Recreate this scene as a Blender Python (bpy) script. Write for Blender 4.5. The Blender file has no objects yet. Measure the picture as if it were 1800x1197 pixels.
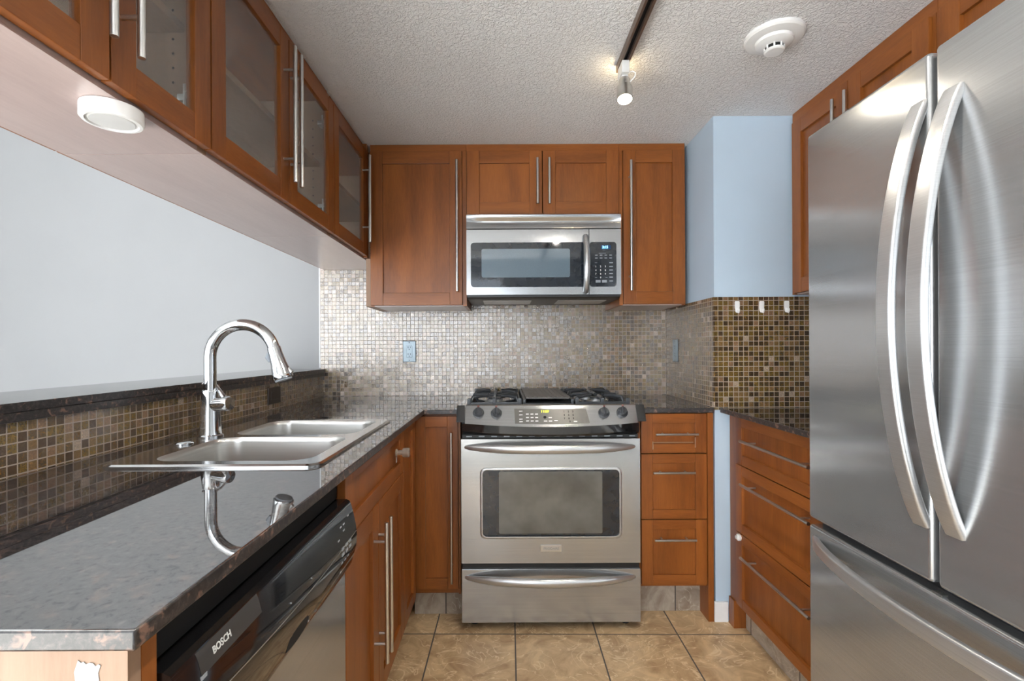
import bpy, bmesh, math, random
from mathutils import Vector, Matrix
PI = math.pi
rnd = random.Random(7)
S = bpy.context.scene
C = S.collection

# ------------------------------------------------------------------ camera, world, big lights, exposure
cam = bpy.data.objects.new('camera', bpy.data.cameras.new('camera'))
C.objects.link(cam)
cam.location = (0, 0, 1.169)
cam.rotation_euler = (PI / 2, 0.005, 0)
cam.data.sensor_width = 36
cam.data.lens = 860 / 1800 * 36
cam.data.shift_x = 15 / 1800
cam.data.shift_y = 15.5 / 1800
cam.data.clip_start = 0.02
S.camera = cam
S.view_settings.view_transform = 'Standard'
S.view_settings.look = 'None'
S.view_settings.gamma = 1
S.view_settings.use_curve_mapping = False
S.view_settings.exposure = 0.26
W = bpy.data.worlds.new('sky'); S.world = W
W.use_nodes = True
W.node_tree.nodes['Background'].inputs[0].default_value = (0.80, 0.90, 1.0, 1)
W.node_tree.nodes['Background'].inputs[1].default_value = 3.0

def area(name, loc, rot, sx, sy, power, col):
    l = bpy.data.lights.new(name, 'AREA'); l.shape = 'RECTANGLE'; l.size = sx; l.size_y = sy
    l.energy = power; l.color = col
    o = bpy.data.objects.new(name, l); C.objects.link(o); o.location = loc; o.rotation_euler = rot
    return o
# daylight that comes in through the windows of the living room behind the camera and on the left
area('daylight_rear', (-0.75, -3.16, 1.30), (PI / 2 + 0.80, 0, -0.15), 1.5, 2.0, 46, (0.94, 0.97, 1.0))  # tilted up to throw extra light on the kitchen ceiling
area('daylight_living', (-2.6, -3.16, 1.30), (PI / 2, 0, 0), 1.8, 2.0, 52, (0.94, 0.97, 1.0))
area('daylight_left', (-3.56, -0.6, 1.2), (PI / 2, 0, -PI / 2), 3.0, 1.6, 24, (0.94, 0.97, 1.0))
# sun added through the rear window; its bounce off the carpet lights the ceiling
sun = bpy.data.lights.new('sun', 'SUN'); sun.energy = 85.0; sun.angle = 0.02; sun.color = (0.95, 0.98, 1.0)
so = bpy.data.objects.new('sun', sun); C.objects.link(so)
so.rotation_euler = Vector((-0.50, 1.0, -0.75)).to_track_quat('-Z', 'Y').to_euler()

# ------------------------------------------------------------------ node helpers and materials
def new_mat(name):
    m = bpy.data.materials.new(name); m.use_nodes = True
    nt = m.node_tree
    return m, nt, nt.nodes['Principled BSDF'], nt.nodes['Material Output']
def nd(nt, typ, **kw):
    n = nt.nodes.new(typ)
    for k, v in kw.items():
        if k.startswith('i_'):
            key = k[2:]
            n.inputs[int(key) if key.isdigit() else key].default_value = v
        else: setattr(n, k, v)
    return n
def lk(nt, a, b): nt.links.new(a, b)
def mth(nt, op, a, b=None):
    n = nt.nodes.new('ShaderNodeMath'); n.operation = op
    for i, v in enumerate((a, b)):
        if v is None: continue
        if isinstance(v, (int, float)): n.inputs[i].default_value = v
        else: lk(nt, v, n.inputs[i])
    return n.outputs[0]
def ramp(nt, fac, stops, interp='LINEAR'):
    r = nt.nodes.new('ShaderNodeValToRGB'); r.color_ramp.interpolation = interp
    e = r.color_ramp.elements
    while len(e) < len(stops): e.new(0.5)
    for el, (p, c) in zip(e, stops):
        el.position = p; el.color = (*c, 1)
    lk(nt, fac, r.inputs[0]); return r.outputs[0]
def mixc(nt, fac, a, b, blend='MIX'):
    n = nt.nodes.new('ShaderNodeMix'); n.data_type = 'RGBA'; n.blend_type = blend
    for v, s in ((fac, n.inputs[0]), (a, n.inputs[6]), (b, n.inputs[7])):
        if isinstance(v, (int, float)): s.default_value = v
        elif isinstance(v, tuple): s.default_value = (*v, 1)
        else: lk(nt, v, s)
    return n.outputs[2]
def bump(nt, h, strength, dist, bsdf):
    b = nd(nt, 'ShaderNodeBump', i_Strength=strength, i_Distance=dist)
    lk(nt, h, b.inputs['Height']); lk(nt, b.outputs[0], bsdf.inputs['Normal']); return b

def plain(name, col, rough=0.5, metal=0.0, spec=0.5, noise=0.04, scale=30, coat=0.0):
    m, nt, b, _ = new_mat(name)
    tc = nd(nt, 'ShaderNodeTexCoord')
    n = nd(nt, 'ShaderNodeTexNoise', i_Scale=scale, i_Detail=3.0)
    lk(nt, tc.outputs['Object'], n.inputs['Vector'])
    lo = tuple(max(0, c * (1 - noise * 2)) for c in col); hi = tuple(min(1, c * (1 + noise * 2)) for c in col)
    lk(nt, ramp(nt, n.outputs[0], [(0.3, lo), (0.7, hi)]), b.inputs['Base Color'])
    b.inputs['Roughness'].default_value = rough; b.inputs['Metallic'].default_value = metal
    b.inputs['Specular IOR Level'].default_value = spec
    b.inputs['Coat Weight'].default_value = coat; b.inputs['Coat Roughness'].default_value = 0.06
    return m
def glow(name, col, strength):
    m, nt, b, _ = new_mat(name)
    b.inputs['Base Color'].default_value = (*col, 1)
    b.inputs['Emission Color'].default_value = (*col, 1); b.inputs['Emission Strength'].default_value = strength
    return m
def wood(name, axis, c0, c1, rough=0.36, coat=0.12):
    """stained maple: fine grain drawn out along one axis, broad tone bands, per-piece tone"""
    m, nt, b, _ = new_mat(name)
    tc = nd(nt, 'ShaderNodeTexCoord'); mp = nd(nt, 'ShaderNodeMapping')
    sc = [7.0, 7.0, 7.0]; sc['xyz'.index(axis)] = 0.8
    mp.inputs['Scale'].default_value = sc
    lk(nt, tc.outputs['Object'], mp.inputs[0])
    oi = nd(nt, 'ShaderNodeObjectInfo')
    rv = nd(nt, 'ShaderNodeVectorMath', operation='SCALE'); rv.inputs[0].default_value = (9, 5, 7)
    lk(nt, oi.outputs['Random'], rv.inputs['Scale'])
    ad = nd(nt, 'ShaderNodeVectorMath', operation='ADD'); lk(nt, mp.outputs[0], ad.inputs[0]); lk(nt, rv.outputs[0], ad.inputs[1])
    n1 = nd(nt, 'ShaderNodeTexNoise', i_Scale=1.6, i_Detail=4.0, i_Distortion=0.6); lk(nt, ad.outputs[0], n1.inputs['Vector'])
    n2 = nd(nt, 'ShaderNodeTexNoise', i_Scale=22.0, i_Detail=5.0, i_Roughness=0.7); lk(nt, ad.outputs[0], n2.inputs['Vector'])
    f = mth(nt, 'ADD', mth(nt, 'MULTIPLY', n1.outputs[0], 0.7), mth(nt, 'MULTIPLY', n2.outputs[0], 0.35))
    f = mth(nt, 'ADD', f, mth(nt, 'MULTIPLY', mth(nt, 'SUBTRACT', oi.outputs['Random'], 0.5), 0.10))
    col = ramp(nt, f, [(0.34, c0), (0.72, c1)])
    lk(nt, col, b.inputs['Base Color'])
    b.inputs['Roughness'].default_value = rough
    b.inputs['Specular IOR Level'].default_value = 0.35
    b.inputs['Coat Weight'].default_value = coat; b.inputs['Coat Roughness'].default_value = 0.22
    bump(nt, n2.outputs[0], 0.05, 0.001, b)
    return m
WD0, WD1 = (0.165, 0.047, 0.009), (0.33, 0.105, 0.020)
M = {}
for a in 'xyz': M['wood_' + a] = wood('cherry_stain_' + a, a, WD0, WD1)
for a in 'xyz': M['pale_' + a] = wood('pale_maple_' + a, a, (0.29, 0.18, 0.115), (0.41, 0.27, 0.185), 0.5, 0.0)
M['underside'] = wood('underside_board', 'y', (0.40, 0.30, 0.275), (0.50, 0.39, 0.36), 0.28, 0.35)
M['wood_edge'] = plain('worn_edge', (0.46, 0.22, 0.09), 0.5)

def mosaic(name, axis):
    m, nt, b, _ = new_mat(name)
    P = 0.0217
    tc = nd(nt, 'ShaderNodeTexCoord'); sp = nd(nt, 'ShaderNodeSeparateXYZ'); lk(nt, tc.outputs['Object'], sp.inputs[0])
    u = mth(nt, 'DIVIDE', mth(nt, 'ADD', sp.outputs['XYZ'.index(axis)], 20.0), P)
    v = mth(nt, 'DIVIDE', mth(nt, 'SUBTRACT', sp.outputs[2], 0.917 - 0.0217 * 100), P)
    fu, fv = mth(nt, 'FRACT', u), mth(nt, 'FRACT', v)
    cv = nd(nt, 'ShaderNodeCombineXYZ'); lk(nt, mth(nt, 'FLOOR', u), cv.inputs[0]); lk(nt, mth(nt, 'FLOOR', v), cv.inputs[1])
    cv.inputs[2].default_value = {'X': 1.5, 'Y': 8.5}[axis]
    wn = nd(nt, 'ShaderNodeTexWhiteNoise', noise_dimensions='3D'); lk(nt, cv.outputs[0], wn.inputs['Vector'])
    e = mth(nt, 'MAXIMUM', mth(nt, 'ABSOLUTE', mth(nt, 'SUBTRACT', fu, 0.5)), mth(nt, 'ABSOLUTE', mth(nt, 'SUBTRACT', fv, 0.5)))
    tile = mth(nt, 'LESS_THAN', e, 0.438)
    base = ramp(nt, wn.outputs['Value'], [(0.0, (0.075, 0.040, 0.014)), (0.2, (0.125, 0.072, 0.020)), (0.45, (0.165, 0.105, 0.024)),
                                         (0.72, (0.205, 0.125, 0.048)), (0.9, (0.25, 0.15, 0.085)), (0.97, (0.42, 0.33, 0.26))], 'CONSTANT')
    # swirls of copper dust inside each tile
    sv = nd(nt, 'ShaderNodeVectorMath', operation='SCALE'); sv.inputs['Scale'].default_value = 13.0; lk(nt, wn.outputs['Color'], sv.inputs[0])
    av = nd(nt, 'ShaderNodeVectorMath', operation='ADD'); lk(nt, tc.outputs['Object'], av.inputs[0]); lk(nt, sv.outputs[0], av.inputs[1])
    ns = nd(nt, 'ShaderNodeTexNoise', i_Scale=130.0, i_Detail=2.0, i_Distortion=2.2); lk(nt, av.outputs[0], ns.inputs['Vector'])
    sw = ramp(nt, ns.outputs[0], [(0.42, (0.75, 0.75, 0.75)), (0.60, (1.15, 1.1, 1.05)), (0.72, (1.9, 1.75, 1.55))])
    base = mixc(nt, 1.0, base, sw, 'MULTIPLY')
    lk(nt, mixc(nt, tile, (0.34, 0.29, 0.25), base), b.inputs['Base Color'])
    # every tile sits at a slightly different tilt
    tl = nd(nt, 'ShaderNodeVectorMath', operation='SUBTRACT'); lk(nt, wn.outputs['Color'], tl.inputs[0]); tl.inputs[1].default_value = (0.5, 0.5, 0.5)
    ts = nd(nt, 'ShaderNodeVectorMath', operation='SCALE'); lk(nt, tl.outputs[0], ts.inputs[0]); lk(nt, mth(nt, 'MULTIPLY', tile, 0.075), ts.inputs['Scale'])
    bp = nd(nt, 'ShaderNodeBump', i_Strength=0.35, i_Distance=0.002); lk(nt, ns.outputs[0], bp.inputs['Height'])
    an = nd(nt, 'ShaderNodeVectorMath', operation='ADD'); lk(nt, bp.outputs[0], an.inputs[0]); lk(nt, ts.outputs[0], an.inputs[1])
    nn = nd(nt, 'ShaderNodeVectorMath', operation='NORMALIZE'); lk(nt, an.outputs[0], nn.inputs[0]); lk(nt, nn.outputs[0], b.inputs['Normal'])
    rg = mth(nt, 'ADD', mth(nt, 'MULTIPLY', tile, -0.5), 0.70); lk(nt, rg, b.inputs['Roughness'])
    lk(nt, mth(nt, 'MULTIPLY', tile, 0.9), b.inputs['Specular IOR Level'])
    lk(nt, mth(nt, 'MULTIPLY', tile, 0.10), b.inputs['Metallic']); b.inputs['IOR'].default_value = 1.9
    return m
M['mosaic_x'] = mosaic('glass_mosaic_x', 'X'); M['mosaic_y'] = mosaic('glass_mosaic_y', 'Y')

def granite(name, polished):
    m, nt, b, _ = new_mat(name)
    tc = nd(nt, 'ShaderNodeTexCoord')
    n = nd(nt, 'ShaderNodeTexNoise', i_Scale=110.0, i_Detail=7.0, i_Roughness=0.72, i_Distortion=0.4); lk(nt, tc.outputs['Object'], n.inputs['Vector'])
    n2 = nd(nt, 'ShaderNodeTexNoise', i_Scale=60.0, i_Detail=4.0, i_Distortion=0.6); lk(nt, tc.outputs['Object'], n2.inputs['Vector'])
    c1 = ramp(nt, n.outputs[0], [(0.36, (0.007, 0.007, 0.008)), (0.50, (0.024, 0.022, 0.023)), (0.60, (0.055, 0.045, 0.042)), (0.74, (0.13, 0.115, 0.11))])
    sp = ramp(nt, n2.outputs[0], [(0.58, (0, 0, 0)), (0.66, (1, 1, 1))])
    lk(nt, mixc(nt, sp, c1, (0.105, 0.062, 0.045) if polished else (0.20, 0.12, 0.09)), b.inputs['Base Color'])
    if polished:
        b.inputs['Roughness'].default_value = 0.02; b.inputs['IOR'].default_value = 3.5
        lk(nt, ramp(nt, n.outputs[0], [(0.34, (0.34, 0.34, 0.34)), (0.46, (0.56, 0.56, 0.56))]), b.inputs['Specular IOR Level'])
    else:
        b.inputs['Roughness'].default_value = 0.38; b.inputs['Specular IOR Level'].default_value = 0.6
        bump(nt, n.outputs[0], 0.05, 0.001, b)
    return m
M['granite'] = granite('brown_granite', True); M['granite_edge'] = granite('brown_granite_edge', False)

def steel(name, col=(0.45, 0.46, 0.47), rough=0.19, aniso=0.55, axis='Z', streak='h', metal=0.82):
    m, nt, b, _ = new_mat(name)
    tc = nd(nt, 'ShaderNodeTexCoord'); mp = nd(nt, 'ShaderNodeMapping')
    mp.inputs['Scale'].default_value = (2, 2, 600) if streak == 'h' else (500, 500, 2)
    lk(nt, tc.outputs['Object'], mp.inputs[0])
    n = nd(nt, 'ShaderNodeTexNoise', i_Scale=1.0, i_Detail=3.0); lk(nt, mp.outputs[0], n.inputs['Vector'])
    lk(nt, ramp(nt, n.outputs[0], [(0.3, tuple(c * 0.92 for c in col)), (0.7, tuple(min(1, c * 1.06) for c in col))]), b.inputs['Base Color'])
    b.inputs['Metallic'].default_value = metal; b.inputs['Roughness'].default_value = rough
    b.inputs['Anisotropic'].default_value = aniso
    t = nd(nt, 'ShaderNodeTangent', direction_type='RADIAL', axis=axis); lk(nt, t.outputs[0], b.inputs['Tangent'])
    bump(nt, n.outputs[0], 0.015, 0.0005, b)
    return m
M['steel'] = steel('brushed_steel')
M['steel_soft'] = steel('satin_steel', (0.55, 0.555, 0.56), 0.33, 0.4, metal=0.85)
M['sink_steel'] = steel('sink_steel', (0.60, 0.595, 0.575), 0.28, 0.3, metal=0.85)
M['rim_steel'] = steel('rim_steel', (0.55, 0.55, 0.55), 0.15, 0.0, metal=1.0)
M['chrome'] = plain('chrome', (0.60, 0.61, 0.62), 0.06, 1.0, noise=0.01)
M['nickel'] = plain('brushed_nickel', (0.62, 0.615, 0.60), 0.28, 1.0, noise=0.02)
M['black_gloss'] = plain('black_gloss', (0.008, 0.008, 0.009), 0.06, coat=0.6)
M['black'] = plain('black_plastic', (0.010, 0.010, 0.011), 0.38)
M['void'] = plain('dark_recess', (0.004, 0.004, 0.004), 0.8)
M['iron'] = plain('cast_iron', (0.040, 0.045, 0.052), 0.33, noise=0.15)
M['griddle'] = plain('griddle_grey', (0.11, 0.105, 0.10), 0.4)
M['dark_glass'] = plain('dark_glass', (0.014, 0.019, 0.026), 0.045, spec=0.6, coat=0.2)
M['screen_glass'] = plain('perforated_window', (0.10, 0.15, 0.19), 0.05, spec=0.9, coat=1.0, noise=0.1, scale=400)
M['oven_glass'] = plain('oven_glass', (0.10, 0.105, 0.10), 0.10, spec=0.8, coat=0.6, noise=0.15, scale=8)
M['strip_grey'] = plain('strip_grey', (0.045, 0.042, 0.040), 0.5)
M['panel_grey'] = plain('control_grey', (0.13, 0.125, 0.115), 0.3)
M['white'] = plain('white_plastic', (0.80, 0.80, 0.79), 0.38, noise=0.01)
M['white_gloss'] = plain('white_trim', (0.82, 0.83, 0.84), 0.3, noise=0.01)
M['lens_white'] = plain('frosted_lens', (0.66, 0.66, 0.65), 0.3, noise=0.01)
M['ink'] = plain('white_ink', (0.72, 0.73, 0.72), 0.5, noise=0.01)
M['ink_grey'] = plain('grey_ink', (0.30, 0.33, 0.36), 0.5, noise=0.01)
M['bronze'] = plain('bronze_track', (0.15, 0.10, 0.075), 0.35, 0.4)
M['plate'] = plain('outlet_steel', (0.27, 0.33, 0.37), 0.36, 0.4)
M['switch_brown'] = plain('brown_plate', (0.020, 0.014, 0.011), 0.3)
M['paint_patch'] = plain('bare_patch', (0.50, 0.48, 0.47), 0.7, noise=0.06, scale=60)
M['red_tip'] = plain('red_mark', (0.25, 0.09, 0.08), 0.5)
M['clear'] = plain('clear_knob', (0.62, 0.55, 0.48), 0.12, 0.6)
M['blue_wall'] = plain('pale_blue_paint', (0.48, 0.60, 0.72), 0.55, noise=0.012, scale=4)
M['carpet'] = plain('pale_carpet', (0.68, 0.65, 0.60), 0.9, noise=0.05, scale=200)
M['grey_wall'] = plain('pale_grey_paint', (0.310, 0.315, 0.321), 0.6, noise=0.008, scale=3)
M['lamp'] = glow('lamp_lens', (1.0, 0.86, 0.62), 45.0)
M['led_blue'] = glow('blue_digits', (0.25, 0.65, 1.0), 3.0)
M['led_panel'] = plain('display_blue', (0.008, 0.05, 0.14), 0.2)
M['led_yellow'] = glow('yellow_digits', (0.75, 0.85, 0.05), 1.3)

def ceiling_mat():
    m, nt, b, _ = new_mat('knockdown_ceiling')
    tc = nd(nt, 'ShaderNodeTexCoord')
    n = nd(nt, 'ShaderNodeTexNoise', i_Scale=90.0, i_Detail=4.0, i_Roughness=0.55, i_Distortion=0.8); lk(nt, tc.outputs['Object'], n.inputs['Vector'])
    h = ramp(nt, n.outputs[0], [(0.40, (0, 0, 0)), (0.60, (1, 1, 1))])
    b.inputs['Base Color'].default_value = (0.84, 0.845, 0.85, 1)
    b.inputs['Roughness'].default_value = 0.75
    bump(nt, h, 0.8, 0.004, b)
    return m
M['ceiling'] = ceiling_mat()

def floor_mat(name, pitch, ox, oy, c_lo, c_hi, vein, axes=('X', 'Y'), rot=0.0, grout=(0.10, 0.085, 0.075), gw=0.0085):
    m, nt, b, _ = new_mat(name)
    tc = nd(nt, 'ShaderNodeTexCoord'); mp = nd(nt, 'ShaderNodeMapping'); mp.inputs['Rotation'].default_value = (0, 0, rot)
    lk(nt, tc.outputs['Object'], mp.inputs[0])
    sp = nd(nt, 'ShaderNodeSeparateXYZ'); lk(nt, mp.outputs[0], sp.inputs[0])
    u = mth(nt, 'DIVIDE', mth(nt, 'SUBTRACT', sp.outputs['XYZ'.index(axes[0])], ox - pitch * 60), pitch)
    v = mth(nt, 'DIVIDE', mth(nt, 'SUBTRACT', sp.outputs['XYZ'.index(axes[1])], oy - pitch * 60), pitch)
    e = mth(nt, 'MAXIMUM', mth(nt, 'ABSOLUTE', mth(nt, 'SUBTRACT', mth(nt, 'FRACT', u), 0.5)), mth(nt, 'ABSOLUTE', mth(nt, 'SUBTRACT', mth(nt, 'FRACT', v), 0.5)))
    tile = mth(nt, 'LESS_THAN', e, 0.5 - gw)
    cv = nd(nt, 'ShaderNodeCombineXYZ'); lk(nt, mth(nt, 'FLOOR', u), cv.inputs[0]); lk(nt, mth(nt, 'FLOOR', v), cv.inputs[1])
    wn = nd(nt, 'ShaderNodeTexWhiteNoise', noise_dimensions='3D'); lk(nt, cv.outputs[0], wn.inputs['Vector'])
    sv = nd(nt, 'ShaderNodeVectorMath', operation='SCALE'); sv.inputs['Scale'].default_value = 7.0; lk(nt, wn.outputs['Color'], sv.inputs[0])
    av = nd(nt, 'ShaderNodeVectorMath', operation='ADD'); lk(nt, tc.outputs['Object'], av.inputs[0]); lk(nt, sv.outputs[0], av.inputs[1])
    n1 = nd(nt, 'ShaderNodeTexNoise', i_Scale=9.0, i_Detail=8.0, i_Roughness=0.62, i_Distortion=1.2); lk(nt, av.outputs[0], n1.inputs['Vector'])
    n2 = nd(nt, 'ShaderNodeTexNoise', i_Scale=5.0, i_Detail=3.0, i_Distortion=2.4); lk(nt, av.outputs[0], n2.inputs['Vector'])
    base = ramp(nt, n1.outputs[0], [(0.33, c_lo), (0.64, c_hi)])
    ln = mth(nt, 'ABSOLUTE', mth(nt, 'SUBTRACT', n2.outputs[0], 0.5))
    vm = ramp(nt, ln, [(0.0, (0.8, 0.8, 0.8)), (0.014, (0, 0, 0))])
    base = mixc(nt, vm, base, vein)
    lk(nt, mixc(nt, tile, grout, base), b.inputs['Base Color'])
    lk(nt, mth(nt, 'ADD', mth(nt, 'MULTIPLY', tile, -0.35), 0.72), b.inputs['Roughness'])
    hh = mth(nt, 'ADD', mth(nt, 'MULTIPLY', n1.outputs[0], 0.5), tile)
    bump(nt, hh, 0.35, 0.003, b)
    return m
FL = ((0.38, 0.24, 0.125), (0.68, 0.49, 0.28), (0.82, 0.66, 0.43))
M['floor'] = floor_mat('slate_look_floor_tile', 0.332, 0.018, 2.008, *FL, rot=0.012)
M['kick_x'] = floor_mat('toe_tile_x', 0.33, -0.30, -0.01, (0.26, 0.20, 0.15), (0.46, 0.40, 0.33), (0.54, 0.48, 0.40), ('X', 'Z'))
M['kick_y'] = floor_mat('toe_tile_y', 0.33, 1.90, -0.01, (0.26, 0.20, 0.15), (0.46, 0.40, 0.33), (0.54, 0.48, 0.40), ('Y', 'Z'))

def pane_mat(name, cl, op, scale, rough):
    """rain-textured glass: mostly see-through, with a pale fluted film and a gloss"""
    m, nt, b, out = new_mat(name)
    tc = nd(nt, 'ShaderNodeTexCoord'); mp = nd(nt, 'ShaderNodeMapping'); mp.inputs['Scale'].default_value = scale
    lk(nt, tc.outputs['Object'], mp.inputs[0])
    n = nd(nt, 'ShaderNodeTexNoise', i_Scale=1.0, i_Detail=3.0); lk(nt, mp.outputs[0], n.inputs['Vector'])
    b.inputs['Base Color'].default_value = (*cl, 1); b.inputs['Roughness'].default_value = rough
    bump(nt, n.outputs[0], 0.25, 0.002, b)
    tr = nd(nt, 'ShaderNodeBsdfTransparent'); tr.inputs[0].default_value = (0.93, 0.95, 0.95, 1)
    tl = nd(nt, 'ShaderNodeBsdfTranslucent'); tl.inputs[0].default_value = (*cl, 1)
    m1 = nd(nt, 'ShaderNodeMixShader'); m1.inputs[0].default_value = 0.5
    lk(nt, b.outputs[0], m1.inputs[1]); lk(nt, tl.outputs[0], m1.inputs[2])
    m2 = nd(nt, 'ShaderNodeMixShader')
    lk(nt, mth(nt, 'ADD', op - 0.12, mth(nt, 'MULTIPLY', n.outputs[0], 0.24)), m2.inputs[0])
    lk(nt, tr.outputs[0], m2.inputs[1]); lk(nt, m1.outputs[0], m2.inputs[2]); lk(nt, m2.outputs[0], out.inputs[0])
    return m
M['pane'] = pane_mat('rain_glass', (0.72, 0.72, 0.71), 0.14, (60, 60, 380), 0.12)
M['pane_back'] = pane_mat('frosted_glass', (0.88, 0.90, 0.91), 0.42, (60, 60, 380), 0.3)

# ------------------------------------------------------------------ mesh helpers
class MB:
    def __init__(s): s.bm = bmesh.new()
    def _tag(s, fs, m):
        for f in fs: f.material_index = m
    def box(s, x0, x1, y0, y1, z0, z1, m=0, bev=0.0, seg=2):
        x0, x1 = sorted((x0, x1)); y0, y1 = sorted((y0, y1)); z0, z1 = sorted((z0, z1))
        before = set(s.bm.faces)
        vs = [s.bm.verts.new((x, y, z)) for x in (x0, x1) for y in (y0, y1) for z in (z0, z1)]
        idx = [(0, 1, 3, 2), (4, 6, 7, 5), (0, 4, 5, 1), (2, 3, 7, 6), (0, 2, 6, 4), (1, 5, 7, 3)]
        fs = [s.bm.faces.new([vs[i] for i in q]) for q in idx]
        if bev:
            es = list({e for f in fs for e in f.edges})
            bmesh.ops.bevel(s.bm, geom=es, offset=bev, segments=seg, profile=0.5, affect='EDGES')
        s._tag(set(s.bm.faces) - before, m); return s
    def loft(s, loops, m=0, caps=(True, True), closed=True):
        rings = [[s.bm.verts.new(p) for p in L] for L in loops]
        fs = []
        n = len(rings[0])
        for a, b in zip(rings, rings[1:]):
            for i in range(n if closed else n - 1):
                j = (i + 1) % n
                fs.append(s.bm.faces.new((a[i], a[j], b[j], b[i])))
        if closed and caps[0]: fs.append(s.bm.faces.new(rings[0][::-1]))
        if closed and caps[1]: fs.append(s.bm.faces.new(rings[-1]))
        s._tag(fs, m); return s
    def tube(s, pts, r, seg=14, m=0, flat=None):
        pts = [Vector(p) for p in pts]
        rs = r if isinstance(r, (list, tuple)) else [r] * len(pts)
        loops = []; up = None
        for i, p in enumerate(pts):
            t = (pts[min(i + 1, len(pts) - 1)] - pts[max(i - 1, 0)]).normalized()
            if up is None:
                up = Vector((0, 0, 1)) if abs(t.z) < 0.9 else Vector((1, 0, 0))
            u = (up - t * up.dot(t)).normalized(); up = u
            w = t.cross(u)
            a, b = (1, 1) if flat is None else flat
            loops.append([p + (u * math.cos(k * 2 * PI / seg) * a + w * math.sin(k * 2 * PI / seg) * b) * rs[i] for k in range(seg)])
        return s.loft(loops, m)
    def cyl(s, p0, p1, r, r2=None, seg=20, m=0):
        return s.tube([p0, p1], [r, r if r2 is None else r2], seg, m)
    def lathe(s, prof, c, axis=(0, 0, 1), seg=32, m=0):
        ax = Vector(axis).normalized(); u = ax.orthogonal().normalized(); w = ax.cross(u); c = Vector(c)
        loops = [[c + ax * h + (u * math.cos(k * 2 * PI / seg) + w * math.sin(k * 2 * PI / seg)) * max(r, 1e-5) for k in range(seg)] for r, h in prof]
        return s.loft(loops, m)
    def sweep(s, pts, prof, right, m=0):
        """prof (a,b): a along the fixed direction `right`, b along the normal of the path in its plane"""
        pts = [Vector(p) for p in pts]; right = Vector(right).normalized(); loops = []
        for i, p in enumerate(pts):
            t = (pts[min(i + 1, len(pts) - 1)] - pts[max(i - 1, 0)]).normalized()
            n = t.cross(right).normalized()
            pr = prof(i / (len(pts) - 1)) if callable(prof) else prof
            loops.append([p + right * a + n * b for a, b in pr])
        return s.loft(loops, m)
    def prism(s, poly, axis, a0, a1, m=0, bev=0.0):
        """poly of 2D points in the two other axes (order x,y,z)"""
        def P(q, a):
            q = list(q); q.insert('xyz'.index(axis), a); return q
        before = set(s.bm.faces)
        s.loft([[P(q, a0) for q in poly], [P(q, a1) for q in poly]], m)
        if bev:
            new = set(s.bm.faces) - before
            es = list({e for f in new for e in f.edges})
            bmesh.ops.bevel(s.bm, geom=es, offset=bev, segments=2, profile=0.5, affect='EDGES')
            s._tag(set(s.bm.faces) - before, m)
        return s
    def build(s, name, mats, parent=None, origin=None, angle=32, bevel_mod=0.0, **props):
        bm = s.bm
        bmesh.ops.recalc_face_normals(bm, faces=bm.faces[:])
        o3 = Vector(origin) if origin is not None else (Vector(parent.get('_o')) if parent is not None else Vector((0, 0, 0)))
        bmesh.ops.translate(bm, verts=bm.verts[:], vec=-o3)
        me = bpy.data.meshes.new(name); bm.to_mesh(me); bm.free()
        for k in (mats if isinstance(mats, (list, tuple)) else [mats]): me.materials.append(M[k] if isinstance(k, str) else k)
        if mats == 'granite':                        # the sawn edges are honed, only the tops are polished
            me.materials.append(M['granite_edge'])
            for p in me.polygons: p.material_index = 0 if abs(p.normal.z) > 0.95 else 1
        me.polygons.foreach_set('use_smooth', [True] * len(me.polygons))
        me.set_sharp_from_angle(angle=math.radians(angle))
        o = bpy.data.objects.new(name, me); C.objects.link(o)
        o['_o'] = list(o3)
        if parent is not None: o.parent = parent
        else: o.location = o3
        if bevel_mod:
            b = o.modifiers.new('bevel', 'BEVEL'); b.width = bevel_mod; b.segments = 2; b.limit_method = 'ANGLE'; b.angle_limit = math.radians(40)
        wn_ = o.modifiers.new('normals', 'WEIGHTED_NORMAL'); wn_.keep_sharp = True
        for k, v in props.items(): o[k] = v
        return o
def thing(name, label, cat, loc, group=None):
    o = bpy.data.objects.new(name, None); C.objects.link(o); o.location = loc; o.empty_display_size = 0.05
    o['_o'] = list(loc); o['label'] = label; o['category'] = cat
    if group: o['group'] = group
    return o
def rrect(x0, x1, y0, y1, r, n=5):
    out = []
    for cx, cy, a in ((x1 - r, y1 - r, 0), (x0 + r, y1 - r, 90), (x0 + r, y0 + r, 180), (x1 - r, y0 + r, 270)):
        for k in range(n + 1):
            t = math.radians(a + 90 * k / n); out.append((cx + r * math.cos(t), cy + r * math.sin(t)))
    return out
def text(body, size, mat, parent, loc, right, up, name, align='LEFT', depth=0.0003, shear=0.0):
    cu = bpy.data.curves.new(name, 'FONT'); cu.body = body; cu.size = size; cu.extrude = depth; cu.align_x = align; cu.align_y = 'CENTER'; cu.shear = shear; cu.offset = size * 0.022
    cu.resolution_u = 3
    ob = bpy.data.objects.new(name, cu); C.objects.link(ob)
    dg = bpy.context.evaluated_depsgraph_get()
    me = bpy.data.meshes.new_from_object(ob.evaluated_get(dg))
    bpy.data.objects.remove(ob); bpy.data.curves.remove(cu)
    r = Vector(right).normalized(); u = Vector(up).normalized(); n = r.cross(u)
    mt = Matrix((r, u, n)).transposed().to_4x4(); mt.translation = Vector(loc) - (Vector(parent['_o']) if parent else Vector())
    me.transform(mt)
    return me
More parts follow.
